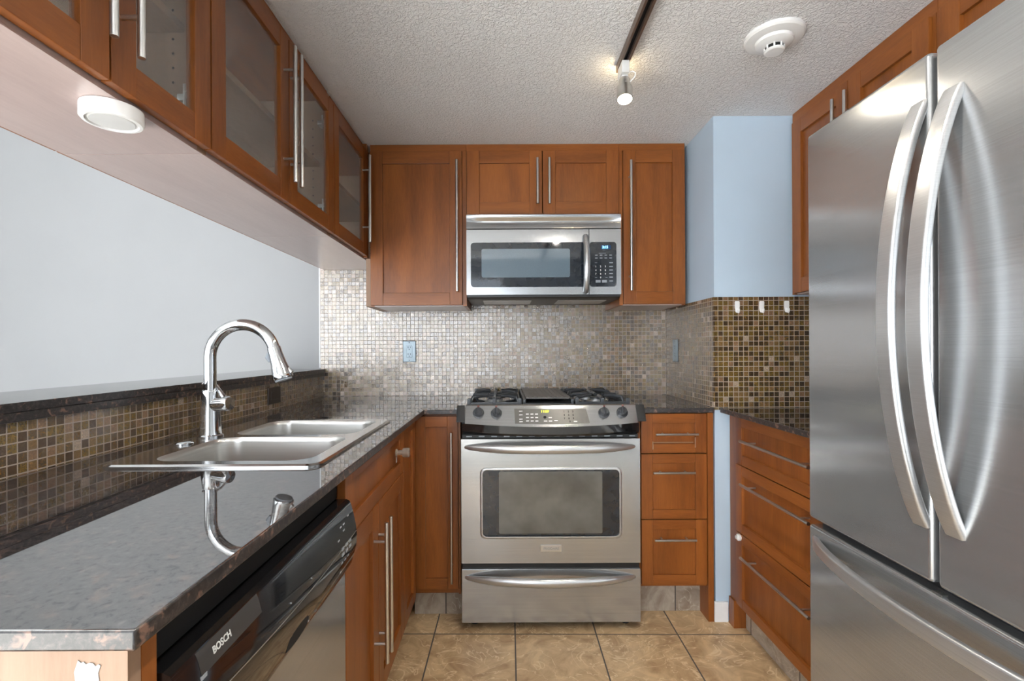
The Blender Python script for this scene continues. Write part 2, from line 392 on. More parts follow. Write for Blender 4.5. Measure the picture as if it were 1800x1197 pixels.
def text_obj(items, mat, parent, name):
    """items: list of (body, size, loc, right, up, align) joined to one lettering mesh"""
    bm = bmesh.new()
    for body, size, loc, right, up, al in items:
        me = text(body, size, mat, parent, loc, right, up, name, al); bm.from_mesh(me); bpy.data.meshes.remove(me)
    me = bpy.data.meshes.new(name); bm.to_mesh(me); bm.free(); me.materials.clear(); me.materials.append(M[mat])
    o = bpy.data.objects.new(name, me); C.objects.link(o); o['_o'] = parent['_o']; o.parent = parent
    return o

class Face:
    """a cabinet front: u runs along the front, d into the cabinet, v is height"""
    def __init__(s, side, plane): s.side, s.p = side, plane
    def pt(s, u, d, v):
        return {'Y': (u, s.p + d, v), 'X+': (s.p - d, u, v), 'X-': (s.p + d, u, v)}[s.side]
    def box(s, mb, u0, u1, d0, d1, v0, v1, m=0, bev=0.0):
        a, b = s.pt(u0, d0, v0), s.pt(u1, d1, v1)
        mb.box(a[0], b[0], a[1], b[1], a[2], b[2], m, bev)
    @property
    def grain(s): return ['wood_z', 'wood_x' if s.side == 'Y' else 'wood_y']
T = 0.020
def shaker(F, parent, name, u0, u1, v0, v1, fw=0.058, rail=None, glass=False, **props):
    rail = rail or fw
    mb = MB()
    F.box(mb, u0, u0 + fw, 0, T, v0, v1, 0, 0.0018); F.box(mb, u1 - fw, u1, 0, T, v0, v1, 0, 0.0018)
    F.box(mb, u0 + fw, u1 - fw, 0.0004, T, v0, v0 + rail, 1, 0.0018); F.box(mb, u0 + fw, u1 - fw, 0.0004, T, v1 - rail, v1, 1, 0.0018)
    if not glass: F.box(mb, u0 + fw - 0.002, u1 - fw + 0.002, 0.011, T - 0.002, v0 + rail - 0.002, v1 - rail + 0.002, 0)
    o = mb.build(name, F.grain, parent, **props)
    if glass:
        g = MB(); F.box(g, u0 + fw - 0.004, u1 - fw + 0.004, 0.010, 0.014, v0 + rail - 0.004, v1 - rail + 0.004)
        g.build('glass_pane', 'pane', o, label='textured rain glass pane')
    return o
def bar_v(F, door, u, v0, v1, r=0.006, st=0.034, inset=0.07):
    mb = MB(); mb.cyl(F.pt(u, -st, v0), F.pt(u, -st, v1), r, seg=16)
    for v in (v0 + inset, v1 - inset): mb.cyl(F.pt(u, -st, v), F.pt(u, 0.0005, v), r * 0.72, seg=12)
    return mb.build('handle', 'nickel', door, label='brushed nickel bar handle')
def bar_h(F, door, u0, u1, v, r=0.006, st=0.034, inset=0.06):
    mb = MB(); mb.cyl(F.pt(u0, -st, v), F.pt(u1, -st, v), r, seg=16)
    for u in (u0 + inset, u1 - inset): mb.cyl(F.pt(u, -st, v), F.pt(u, 0.0005, v), r * 0.72, seg=12)
    return mb.build('handle', 'nickel', door, label='brushed nickel bar handle')
def carcass(F, parent, u0, u1, d1, v0, v1, top=True, bottom=True, back=True, shelf=(), inner='wood_z', front_open=True, bottom_mat=None, name='carcass'):
    mb = MB(); t = 0.016; d0 = T + 0.001
    F.box(mb, u0, u0 + t, d0, d1, v0, v1, 0); F.box(mb, u1 - t, u1, d0, d1, v0, v1, 0)
    if top: F.box(mb, u0 + t, u1 - t, d0, d1, v1 - t, v1, 1)
    if bottom: F.box(mb, u0 + t, u1 - t, d0, d1, v0, v0 + t, 2)
    if back: F.box(mb, u0 + t, u1 - t, d1 - 0.008, d1, v0 + t, v1 - t, 0)
    for v in shelf: F.box(mb, u0 + t, u1 - t, d0 + 0.03, d1 - 0.01, v, v + 0.018, 1)
    return mb.build(name, [inner, F.grain[1], bottom_mat or F.grain[1]], parent)

# ------------------------------------------------------------------ the setting
CE = 2.165; BW = 2.713; XR = 1.555; XL = -3.6; YR = -3.2
def struct(mb, name, mats, parent=None, **k):
    o = mb.build(name, mats, parent, **k)
    if parent is None: o['kind'] = 'structure'
    return o
struct(MB().box(-1.25, XR + 0.1, -0.55, BW + 0.1, -0.08, 0), 'floor', 'floor')
struct(MB().box(XL, -1.2502, YR, BW + 0.1, -0.08, 0.004).box(-1.2502, XR + 0.1, YR, -0.5502, -0.08, 0.004), 'floor_living', 'carpet')  # unseen floor, made pale so it bounces light up to the ceiling
CL = 2.62                                            # the living room beyond has a higher ceiling
struct(MB().box(-1.03, XR + 0.1, -0.55, BW, CE, CL).box(XL, XR + 0.1, YR, BW + 0.1, CL, CL + 0.08), 'ceiling', 'ceiling')
wb = struct(MB().box(XL, XR + 0.1, BW, BW + 0.1, 0, CL), 'wall_back', 'grey_wall')
MB().box(-1.012, 0.9045, BW - 0.006, BW - 0.0002, 0.90, 1.66).build('mosaic_backsplash', 'mosaic_x', wb, label='brown glass mosaic tile backsplash')
MB().box(-1.019, -1.0125, BW - 0.007, BW - 0.0002, 1.072, 1.63).build('tile_edge_bead', 'white_gloss', wb, label='white edge bead beside the mosaic')
struct(MB().box(XR, XR + 0.1, YR, BW, 0, CL), 'wall_right', 'grey_wall')
wl = MB()
for a, b, c, d in ((YR, -2.1, 0, CL), (0.9, BW, 0, CL), (-2.1, 0.9, 0, 0.4), (-2.1, 0.9, 2.0, CL)): wl.box(XL - 0.1, XL, a, b, c, d)
struct(wl, 'wall_left', 'grey_wall')
wr = MB()
for a, b, c, d in ((XL, -3.5, 0, CL), (-1.7, -1.5, 0, CL), (0.0, XR, 0, CL), (-3.5, -1.7, 0, 0.275), (-3.5, -1.7, 2.325, CL), (-1.5, 0.0, 0, 0.275), (-1.5, 0.0, 2.325, CL)): wr.box(a, b, YR - 0.1, YR, c, d)
struct(wr, 'wall_rear', 'grey_wall')
for nm, xa, xb in (('window_1', -1.5, 0.0), ('window_3', -3.5, -1.7)):
    w1 = MB()
    for x in (xa + 0.02, (xa + xb) / 2, xb - 0.02): w1.box(x - 0.02, x + 0.02, YR - 0.07, YR - 0.03, 0.275, 2.325)
    for z in (0.295, 2.305): w1.box(xa + 0.04, xb - 0.04, YR - 0.07, YR - 0.03, z - 0.02, z + 0.02)
    struct(w1, nm, 'white_gloss')
w2 = MB()
for y in (-2.08, -0.6, 0.88): w2.box(XL - 0.07, XL - 0.03, y - 0.02, y + 0.02, 0.4, 2.0)
for z in (0.42, 1.98): w2.box(XL - 0.07, XL - 0.03, -2.06, 0.86, z - 0.02, z + 0.02)
struct(w2, 'window_2', 'white_gloss')
# pillar between the stove run and the right run
PX, PY = 0.905, 2.10
wp = struct(MB().box(PX, XR, PY, BW, 0, CE), 'wall_pillar', 'blue_wall')
MB().box(PX - 0.006, PX - 0.0002, PY - 0.006, BW - 0.0062, 0.905, 1.388).build('mosaic_side', 'mosaic_y', wp, label='glass mosaic tile on the side of the pillar')
MB().box(PX - 0.0002, XR, PY - 0.006, PY - 0.0002, 0.905, 1.388).build('mosaic_front', 'mosaic_x', wp, label='brown glass mosaic tile on the front of the pillar')
struct(MB().box(0.8955, 0.954, PY - 0.014, PY - 0.0005, 0, 0.085, 0, 0.002).box(0.8955, 0.9045, PY - 0.0005, PY + 0.0, 0, 0.085, 0), 'baseboard_pillar', 'white_gloss')
# half wall behind the sink, tiled on the kitchen side
hw = struct(MB().box(-1.25, -1.0062, 0.47, BW - 0.0065, 0, 1.026), 'wall_half', 'grey_wall')
MB().box(-1.006, -1.0, 0.47, BW - 0.0065, 0.905, 1.0255).build('mosaic_strip', 'mosaic_y', hw, label='brown glass mosaic strip on the half wall')

# ------------------------------------------------------------------ worktops
def slab(xs, ys, keep, z0, z1, mb):
    vt = {}
    def V(i, j, z):
        k = (i, j, z)
        if k not in vt: vt[k] = mb.bm.verts.new((xs[i], ys[j], z))
        return vt[k]
    nx, ny = len(xs) - 1, len(ys) - 1
    K = lambda i, j: 0 <= i < nx and 0 <= j < ny and keep(i, j)
    for i in range(nx):
        for j in range(ny):
            if not K(i, j): continue
            mb.bm.faces.new((V(i, j, z1), V(i + 1, j, z1), V(i + 1, j + 1, z1), V(i, j + 1, z1)))
            mb.bm.faces.new((V(i, j, z0), V(i, j + 1, z0), V(i + 1, j + 1, z0), V(i + 1, j, z0)))
            if not K(i - 1, j): mb.bm.faces.new((V(i, j, z0), V(i, j, z1), V(i, j + 1, z1), V(i, j + 1, z0)))
            if not K(i + 1, j): mb.bm.faces.new((V(i + 1, j, z0), V(i + 1, j + 1, z0), V(i + 1, j + 1, z1), V(i + 1, j, z1)))
            if not K(i, j - 1): mb.bm.faces.new((V(i, j, z0), V(i + 1, j, z0), V(i + 1, j, z1), V(i, j, z1)))
            if not K(i, j + 1): mb.bm.faces.new((V(i, j + 1, z0), V(i, j + 1, z1), V(i + 1, j + 1, z1), V(i + 1, j + 1, z0)))
    return mb
CT, CB = 0.914, 0.894
SX0, SX1, SY0, SY1 = -0.870, -0.420, 1.085, 1.740      # sink cut-out
mb = slab([-0.9995, SX0, SX1, -0.338, -0.1825], [0.447, SY0, SY1, 2.072, BW - 0.0065],
          lambda i, j: not (i == 1 and j == 1) and not (i == 3 and j < 3), CB, CT, MB())
o = mb.build('worktop', 'granite', origin=(-0.7, 1.5, CB), bevel_mod=0.0025)
o['label'] = 'polished brown granite peninsula worktop holding the sink'; o['category'] = 'worktop'
o = MB().box(0.5725, PX - 0.0065, 2.085, BW - 0.0065, CB, CT, 0, 0.0025).build('worktop', 'granite', origin=(0.74, 2.4, CB))
o['label'] = 'small granite worktop between the stove and the blue pillar'; o['category'] = 'worktop'
o = MB().box(0.925, XR - 0.001, 1.402, PY - 0.007, CB, CT, 0, 0.0025).build('worktop', 'granite', origin=(1.2, 1.75, CB))
o['label'] = 'granite worktop between the pillar and the fridge'; o['category'] = 'worktop'
o = MB().box(-1.285, -0.985, 0.44, BW - 0.0075, 1.0265, 1.0460, 0, 0.002).box(-1.285, -0.985, 0.44, BW - 0.0075, 1.0462, 1.0660, 0, 0.002).build('bar_top', 'granite', origin=(-1.13, 1.5, 1.0265))
o['label'] = 'raised granite bar ledge capping the tiled half wall'; o['category'] = 'ledge'

# ------------------------------------------------------------------ sink and faucet
t = thing('sink', 'stainless steel double bowl sink set into the granite worktop', 'sink', (-0.645, 1.41, CT))
def sink_rim():
    mb = MB(); bm = mb.bm
    z = CT + 0.004
    X0, X1, Y0, Y1 = -0.886, -0.402, 1.060, 1.762
    bowls = ((-0.806, -0.440, 1.098, 1.402), (-0.806, -0.440, 1.438, 1.728))
    loops = []
    def ring(pts, zz): return [bm.verts.new((x, y, zz)) for x, y in pts]
    outer = ring(rrect(X0, X1, Y0, Y1, 0.03), z)
    outer2 = ring(rrect(X0 + 0.006, X1 - 0.006, Y0 + 0.006, Y1 - 0.006, 0.026), z + 0.0035)
    base = ring(rrect(X0, X1, Y0, Y1, 0.03), CT + 0.0002)
    n = len(outer)
    for a, b in ((base, outer), (outer, outer2)):
        for i in range(n): bm.faces.new((a[i], a[(i + 1) % n], b[(i + 1) % n], b[i]))
    edges = []
    for L in [outer2] + [ring(rrect(*b, 0.055, 7), z + 0.0035) for b in bowls]:
        for i in range(len(L)):
            e = bm.edges.get((L[i], L[(i + 1) % len(L)])) or bm.edges.new((L[i], L[(i + 1) % len(L)]))
            edges.append(e)
    bmesh.ops.triangle_fill(bm, use_beauty=True, use_dissolve=False, edges=edges)
    mb.build('rim', 'rim_steel', t, angle=25)
    for b in bowls:
        m2 = MB(); loops = []
        x0, x1, y0, y1 = b
        for ins, zz, r in ((0, z + 0.0035, 0.055), (0.003, z - 0.001, 0.055), (0.006, z - 0.01, 0.055), (0.012, CT - 0.13, 0.055), (0.018, CT - 0.155, 0.05), (0.032, CT - 0.170, 0.045), (0.055, CT - 0.176, 0.04)):
            loops.append([(x, y, zz) for x, y in rrect(x0 + ins, x1 - ins, y0 + ins, y1 - ins, r, 7)])
        m2.loft(loops, 0, caps=(False, True))
        bo = m2.build('bowl', 'sink_steel', t, angle=60)
        cx, cy = (x0 + x1) / 2, (y0 + y1) / 2
        MB().lathe([(0.045, 0.0), (0.045, 0.003), (0.036, 0.004), (0.030, 0.001), (0.012, 0.001), (0.010, 0.006), (0.001, 0.007)], (cx, cy, CT - 0.1758)).build('drain', 'chrome', bo)
sink_rim()
DZ = CT + 0.0078
FX, FY = -0.848, 1.414
t = thing('faucet', 'tall chrome gooseneck pull-down faucet behind the sink bowls', 'faucet', (FX, FY, DZ))
MB().lathe([(0.034, 0), (0.034, 0.004), (0.030, 0.007), (0.0285, 0.02), (0.0265, 0.07), (0.0235, 0.115), (0.0215, 0.131), (0.0195, 0.134), (0.0180, 0.1345)], (FX, FY, DZ), seg=40).build('base', 'chrome', t)
R = 0.094; zc = 1.150; pts = [(FX, FY, DZ + 0.134), (FX, FY, 1.09), (FX, FY, zc)]
for k in range(1, 25):
    a = PI - (PI - math.radians(17)) * k / 24
    pts.append((FX + R + R * math.cos(a), FY, zc + R * math.sin(a)))
MB().tube(pts, 0.0165, 24).build('spout', 'chrome', t)
e = Vector(pts[-1]); dr = Vector((math.sin(math.radians(17)), 0, -math.cos(math.radians(17))))
hd = MB().lathe([(0.0172, -0.001), (0.0185, 0.001), (0.019, 0.02), (0.0215, 0.05), (0.0265, 0.078), (0.0285, 0.090), (0.027, 0.094), (0.001, 0.0945)], e, dr, 32).build('spray_head', 'chrome', t)
MB().lathe([(0.024, 0.0945), (0.023, 0.099), (0.001, 0.101)], e, dr, 24).build('nozzle_face', 'ink_grey', hd)
sd = Vector((dr.z, 0, -dr.x))
MB().tube([e + dr * 0.012 + sd * 0.018, e + dr * 0.022 + sd * 0.0245, e + dr * 0.036 + sd * 0.022], [0.006, 0.008, 0.005], 10).build('toggle_button', 'ink_grey', hd)
MB().tube([e + dr * 0.070 - sd * 0.022, e + dr * 0.084 - sd * 0.029], [0.006, 0.006], 10).build('clip', 'chrome', hd)
lv = MB(); hz = DZ + 0.090
lv.lathe([(0.019, 0.012), (0.0205, 0.03), (0.0205, 0.048), (0.0212, 0.050), (0.0212, 0.062), (0.018, 0.069), (0.001, 0.070)], (FX, FY, hz), (1, -0.25, 0.10), 28)
lv.tube([(FX + 0.050, FY - 0.012, hz + 0.018), (FX + 0.030, FY - 0.004, hz + 0.040), (FX - 0.004, FY + 0.026, hz + 0.062), (FX - 0.028, FY + 0.03, hz + 0.068), (FX - 0.036, FY + 0.02, hz + 0.058)], [0.0075, 0.006, 0.0045, 0.004, 0.003], 12)
lv.build('handle_lever', 'chrome', t)
o = MB().lathe([(0.024, 0), (0.024, 0.003), (0.019, 0.006), (0.012, 0.0075), (0.001, 0.008)], (-0.852, 1.300, DZ)).build('hole_cover', 'chrome', origin=(-0.852, 1.300, DZ))
o['label'] = 'small round chrome hole cover on the sink deck before the faucet'; o['category'] = 'cap'

# ------------------------------------------------------------------ left upper cabinets (glass doors, hung from the ceiling)
F = Face('X+', -0.654)
UB, UT = 1.615, CE - 0.0005
D_ = 0.331
def hinge(door, F, u, v):
    mb = MB()
    F.box(mb, u - 0.014, u + 0.014, 0.020, 0.026, v - 0.024, v + 0.024, 0, 0.002)
    F.box(mb, u - 0.004, u + 0.034, 0.026, 0.046, v - 0.008, v + 0.008, 0, 0.003)
    mb.cyl(F.pt(u - 0.007, 0.018, v), F.pt(u - 0.007, 0.021, v), 0.010, seg=12)
    F.box(mb, u + 0.033, u + 0.036, 0.022, 0.07, v - 0.022, v + 0.022, 0, 0.001)
    mb.build('hinge', 'nickel', door, label='bright metal cup hinge seen through the glass')
def glass_cab(label, u0, u1, doors, far=None):
    y1 = far or u1
    t = thing('upper_cabinet', label, 'cabinet', (-0.82, (u0 + u1) / 2, UB), 'glass-door cabinets over the peninsula')
    mb = MB(); th = 0.016
    F.box(mb, u0, u0 + th, T + 0.003, D_, UB, UT, 0); F.box(mb, y1 - th, y1, T + 0.003, D_, UB, UT, 0)
    F.box(mb, u0 + th, y1 - th, T + 0.003, D_, UB, UB + th, 2)
    F.box(mb, u0 + 0.0008, y1 - 0.0008, T + 0.003, D_, UB - 0.003, UB - 0.0001, 2)
    F.box(mb, u0 + th, y1 - th, T + 0.001, D_, 2.128, UT, 1)
    mb.build('carcass', ['pale_z', 'wood_y', 'underside'], t)
    s = MB(); F.box(s, u0 + th + 0.001, y1 - th - 0.001, T + 0.03, D_ - 0.03, 1.874, 1.892); s.build('shelf', 'pale_y', t)
    k = MB()
    for vv in [1.70 + 0.032 * q for q in range(12)]:
        if 1.868 < vv < 1.898: continue
        for dd in (0.075, 0.26): k.cyl(F.pt(y1 - th - 0.0006, dd, vv), F.pt(y1 - th + 0.001, dd, vv), 0.0028, seg=8)
    k.build('pin_holes', 'void', t, kind='stuff')
    # room-side frosted doors
    B = Face('X-', -0.654 - D_ - 0.0215); 
    n = len(doors); w = (y1 - u0) / n
    for q in range(n):
        bd = MB(); a, b = u0 + w * q + 0.002, u0 + w * (q + 1) - 0.002
        for (c0, c1, e0, e1, mm) in ((a, a + 0.055, UB + 0.004, 2.125, 0), (b - 0.055, b, UB + 0.004, 2.125, 0), (a + 0.055, b - 0.055, UB + 0.004, UB + 0.06, 1), (a + 0.055, b - 0.055, 2.068, 2.125, 1)):
            B.box(bd, c0, c1, 0, T, e0, e1, mm, 0.001)
        d2 = bd.build('room_side_door', ['wood_z', 'wood_y'], t)
        g = MB(); B.box(g, a + 0.05, b - 0.05, 0.008, 0.012, UB + 0.055, 2.073); g.build('frosted_pane', 'pane_back', d2, label='frosted glass pane')
    for a, b, hu, hinge_u in doors:
        d = shaker(F, t, 'door', a, b, UB + 0.006, 2.125, 0.056, glass=True)
        bar_v(F, d, hu, 1.673, 2.080, 0.0062)
        if hinge_u:
            for v in (1.715, 2.03): hinge(d, F, hinge_u, v)
    return t
glass_cab('glass-door cabinet nearest the camera over the peninsula, round puck light beneath', 0.45, 1.1005, [(0.452, 0.816, 0.783, None), (0.820, 1.0985, 0.842, 1.055)])
glass_cab('middle glass-door cabinet over the peninsula, with paired handles side by side', 1.1015, 1.8985, [(1.1035, 1.5005, 1.466, None), (1.5045, 1.8965, 1.512, 1.852)])
tc_ = glass_cab('single glass-door cabinet over the peninsula nearest the back wall', 1.8995, 2.3575, [(1.9015, 2.3555, 2.286, None)], BW - 0.0075)
MB().box(-0.676, -0.6555, 2.36, 2.384, UB + 0.001, UT - 0.001).build('corner_filler', 'wood_z', tc_)
o = None
t = thing('puck_light', 'white round puck light under the nearest glass cabinet', 'light', (-0.712, 0.893, UB - 0.0293))
MB().lathe([(0.0475, 0.0255), (0.0480, 0.022), (0.0480, 0.004), (0.0455, 0.0005), (0.040, 0.0), (0.0385, 0.003), (0.001, 0.003)], (-0.712, 0.893, UB - 0.0293), seg=48).build('housing', 'white', t)
MB().lathe([(0.036, 0.0028), (0.034, 0.0012), (0.001, 0.0006)], (-0.712, 0.893, UB - 0.0293), seg=40).build('lens', 'lens_white', t, label='frosted disc lens')

# ------------------------------------------------------------------ back upper cabinets
F = Face('Y', 2.36)
DB = 2.706 - 2.36
def up_cab(label, u0, u1, v0, doors, side_mat='wood_z', fillers=()):
    t = thing('upper_cabinet', label, 'cabinet', ((u0 + u1) / 2, 2.53, v0), 'cabinets on the back wall')
    carcass(F, t, u0, u1, DB, v0, UT, bottom_mat='underside')
    tr = MB(); F.box(tr, u0, u1, T - 0.004, T + 0.0008, 2.131, UT); tr.build('top_trim', 'wood_x', t)
    for a, b, hu, h0, h1 in doors:
        d = shaker(F, t, 'door', a, b, v0 + 0.004, 2.128, 0.060)
        bar_v(F, d, hu, h0, h1, 0.0063)
    for a, b in fillers:
        fl = MB(); F.box(fl, a, b, 0.012, T + 0.0006, v0, 2.130); fl.build('face_stile', 'wood_z', t)
    return t
tl = up_cab('wide single-door wooden cabinet left of the microwave', -0.642, -0.1760, 1.380, [(-0.640, -0.197, -0.219, 1.446, 2.073)], fillers=[(-0.1955, -0.1762)])
MB().box(-0.668, -0.6435, 2.386, BW - 0.0075, 1.380, UB - 0.001).build('filler_strip', 'pale_z', tl, label='pale filler strip')
up_cab('short double-door wooden cabinet above the microwave', -0.1755, 0.5625, 1.816, [(-0.1735, 0.190, 0.166, 1.862, 2.080), (0.194, 0.5605, 0.223, 1.862, 2.080)])
up_cab('narrow single-door wooden cabinet right of the microwave', 0.5630, 0.8835, 1.380, [(0.5815, 0.8790, 0.611, 1.447, 2.066)], fillers=[(0.5632, 0.5800), (0.8795, 0.8833)])

# ------------------------------------------------------------------ right upper cabinets
F = Face('X-', 1.225)
DR = XR - 0.004 - 1.225
def r_cab(label, u0, u1, v0, doors, stile):
    t = thing('upper_cabinet', label, 'cabinet', (1.4, (u0 + u1) / 2, v0), 'cabinets on the right wall')
    carcass(F, t, u0, u1, DR, v0, UT, bottom_mat='underside')
    tr = MB(); F.box(tr, u0, u1, T - 0.006, T + 0.0008, 2.121, UT); tr.build('top_trim', 'wood_y', t)
    for a, b, hu, h0, h1 in doors:
        d = shaker(F, t, 'door', a, b, v0 + 0.004, 2.118, 0.060)
        bar_v(F, d, hu, h0, h1, 0.0062)
    for a, b in stile:
        s = MB(); F.box(s, a, b, 0.010, T + 0.0006, v0, 2.120); s.build('face_stile', 'wood_z', t)
r_cab('tall wooden wall cabinet on the right between the pillar and the fridge', 1.3905, 2.0885, 1.395, [(1.738, 2.072, 1.768, 1.60, 2.066), (1.4045, 1.734, 1.704, 1.60, 2.066)], [(1.3907, 1.4035), (2.073, 2.0883)])
r_cab('wooden cabinet above the fridge', 0.55, 1.3895, 1.80, [(0.972, 1.3695, 1.000, 1.85, 2.066), (0.5725, 0.968, 0.94, 1.85, 2.066)], [(1.3705, 1.3893)])

# ------------------------------------------------------------------ microwave
YM = 2.322
t = thing('microwave', 'stainless over-the-range microwave under the short wooden cabinet', 'microwave', (0.19, 2.5, 1.412))
x0, x1 = -0.1735, 0.5605
MB().box(x0 + 0.004, x1 - 0.004, YM + 0.028, 2.7055, 1.428, 1.8145).build('body', 'black', t)
MB().prism([(YM + 0.012, 1.4275), (YM + 0.012, 1.418), (YM + 0.05, 1.410), (2.68, 1.410), (2.70, 1.4275)], 'x', x0 + 0.002, x1 - 0.002).build('underside', 'black', t, label='dark underside with grease filters')
for a in (-0.10, 0.27):
    MB().box(a, a + 0.24, 2.42, 2.60, 1.4075, 1.4099, 0, 0.001).build('grease_filter', 'steel_soft', t)
# vent strip, hollowed along its length
prof = []
for k in range(13):
    z = 1.742 + (1.808 - 1.742) * k / 12
    prof.append((YM + 0.010 * math.sin(PI * k / 12) ** 2, z))
vp = MB(); n = 28; loops = []
for i in range(n + 1):
    x = x0 + (x1 - x0) * i / n; s = (i / n - 0.5) * 2; f = max(0.0, 1 - abs(s) ** 12)
    loops.append([(x, YM + 0.014 * f * math.exp(-((z - 1.775) / 0.017) ** 2), z) for _, z in prof] + [(x, YM + 0.03, 1.808), (x, YM + 0.03, 1.742)])
vp.loft(loops, 0); vp.build('vent_panel', 'steel', t, angle=50)
dx1 = 0.4065
def frame_plate(mb, xa, xb, za, zb, hole, r, y0, y1, m=0):
    """a flat front with a rounded window cut through it"""
    bm = mb.bm; ed = []; rings = []
    for pts in ([(xa, za), (xb, za), (xb, zb), (xa, zb)], rrect(*hole, r, 6)):
        for yy in (y0,):
            L = [bm.verts.new((x, yy, z)) for x, z in pts]; rings.append(L)
            for i in range(len(L)): ed.append(bm.edges.new((L[i], L[(i + 1) % len(L)])))
    bmesh.ops.triangle_fill(bm, use_beauty=True, use_dissolve=False, edges=ed)
    for L in rings:
        B = [bm.verts.new((v.co.x, y1, v.co.z)) for v in L]
        for i in range(len(L)): bm.faces.new((L[i], L[(i + 1) % len(L)], B[(i + 1) % len(L)], B[i]))
    for f in bm.faces: f.material_index = m
dr_ = MB(); frame_plate(dr_, x0, dx1, 1.428, 1.737, (-0.1530, dx1 - 0.0005, 1.464, 1.676), 0.016, YM, YM + 0.026)
dr_ = dr_.build('door', 'steel', t)
MB().box(-0.1530, dx1 - 0.001, YM + 0.0015, YM + 0.02, 1.464, 1.676).build('door_glass', 'dark_glass', dr_, label='dark glass border of the door')
MB().prism(rrect(-0.102, 0.318, 1.510, 1.646, 0.010), 'y', YM + 0.0005, YM + 0.0014).build('window', 'screen_glass', dr_, label='grey perforated window')
hp = []
for k in range(25):
    s = k / 24; z = 1.440 + 0.262 * s; b = math.sin(PI * min(1, max(0, s)))
    hp.append((0.3905, YM - 0.004 - 0.043 * b ** 0.55, z))
MB().tube(hp, [0.0125 + 0.003 * math.sin(PI * k / 24) for k in range(25)], 18).build('handle', 'steel_soft', dr_, angle=60, label='bowed satin steel handle')
cp = MB(); frame_plate(cp, dx1 + 0.0035, x1, 1.428, 1.737, (dx1 + 0.004, 0.5385, 1.464, 1.676), 0.014, YM, YM + 0.026)
cp = cp.build('control_panel', 'steel', t)
MB().box(dx1 + 0.004, 0.5385, YM + 0.0015, YM + 0.02, 1.464, 1.676).build('keypad', 'dark_glass', cp, label='dark glass keypad')
MB().box(0.466, 0.512, YM + 0.0008, YM + 0.0014, 1.642, 1.661).build('display', 'led_panel', cp, label='blue clock display')
RX, UZ = (1, 0, 0), (0, 0, 1)
yk = YM + 0.0004
text_obj([('3:15', 0.0165, (0.471, yk, 1.6515), RX, UZ, 'LEFT')], 'led_blue', cp, 'clock_digits')
it = []
for r, row in enumerate(('123', '456', '789')):
    for c, ch in enumerate(row): it.append((ch, 0.011, (0.4405 + 0.0225 * c, yk, 1.560 - 0.0178 * r), RX, UZ, 'CENTER'))
it.append(('0', 0.011, (0.463, yk, 1.5075), RX, UZ, 'CENTER'))
text_obj(it, 'ink', cp, 'keypad_numbers')
for (a, b) in ((0.4395, 0.4625), (0.4695, 0.4925)): MB().box(a, b, yk, yk + 0.0008, 1.484, 1.4955).build('bar_key', 'ink_grey', cp, label='grey bar key')
kb = MB()
for r, z in enumerate((1.6135, 1.600)):
    for c in range(4): kb.box(0.437 + 0.0225 * c, 0.449 + 0.0225 * c, yk, yk + 0.0006, z - 0.002, z + 0.002)
for z in (1.578, 1.560, 1.543, 1.526, 1.509, 1.491): kb.box(0.5045, 0.5215, yk, yk + 0.0006, z - 0.0025, z + 0.0025)
for xx in (0.436, 0.4855): kb.box(xx, xx + 0.010, yk, yk + 0.0006, 1.5065, 1.5085)
kb.box(0.455, 0.488, yk, yk + 0.0006, 1.622, 1.6235); kb.box(0.436, 0.447, yk, yk + 0.0006, 1.577, 1.579)
kb.build('keypad_legends', 'ink_grey', cp, label='faint grey key legends')

# ------------------------------------------------------------------ range (slide-in gas stove)
t = thing('stove', 'stainless slide-in gas stove between the base cabinets', 'stove', (0.194, 2.35, 0))
sx0, sx1 = -0.178, 0.566; sc = (sx0 + sx1) / 2; YD = 2.030
MB().box(sx0 + 0.002, sx1 - 0.002, 2.068, 2.700, 0.02, 0.9085).build('body', 'black', t)
for x in (sx0 + 0.05, sx1 - 0.05):
    for y in (2.10, 2.62): MB().lathe([(0.018, 0), (0.018, 0.012), (0.01, 0.02)], (x, y, 0.0)).build('levelling_foot', 'black', t)
MB().box(sx0 - 0.019, sx1 + 0.026, 2.085, 2.7055, 0.9147, 0.9255, 0, 0.003).build('cooktop', 'black_gloss', t, label='black cooktop deck overlapping the counters')
def bow(x): return 0.036 * (1 - ((x - sc) / (sx1 - sc)) ** 2)
def lofted(xa, xb, prof, mat, name, parent, n=24, **k):
    loops = []
    for i in range(n + 1):
        x = xa + (xb - xa) * i / n
        loops.append([(x, y - bow(x) * w, z - 0.33 * bow(x) * max(0.0, w - 0.3) / 0.7) for y, z, w in prof])
    return MB().loft(loops).build(name, mat, parent, angle=30, **k)
PT, PB = (2.072, 0.931), (2.034, 0.8625)     # top and bottom of the slanted panel at the ends
cpn = lofted(sx0 + 0.016, sx1 - 0.009, [(2.086, 0.934, 0.25), (PT[0], PT[1], 0.3), (PB[0], PB[1], 1), (2.06, 0.8605, 1), (2.09, 0.90, 0)], 'steel', 'control_panel', t)
for xa, xb in ((sx0 - 0.020, sx0 + 0.0155), (sx1 - 0.0085, sx1 + 0.027)):
    e = MB(); yo = 0.002
    e.prism([(2.0712, 0.9335), (PT[0] - 0.006, PT[1] + 0.001), (PB[0] - yo, PB[1] + 0.004), (2.064, 0.862), (2.0710, 0.900)], 'x', xa, xb, bev=0.003).build('end_cap', 'black', t, label='black end cap of the control panel')
lofted(sx0 + 0.003, sx1 - 0.003, [(2.062, 0.860, 1), (PB[0] + 0.002, 0.8615, 1), (2.036, 0.830, 0.95), (2.046, 0.818, 0.85), (2.067, 0.8115, 0)], 'black_gloss', 'front_band', t, label='bowed black band under the control panel')
vg = MB().box(sx0 + 0.004, sx1 - 0.004, 2.052, 2.0675, 0.7985, 0.8105)
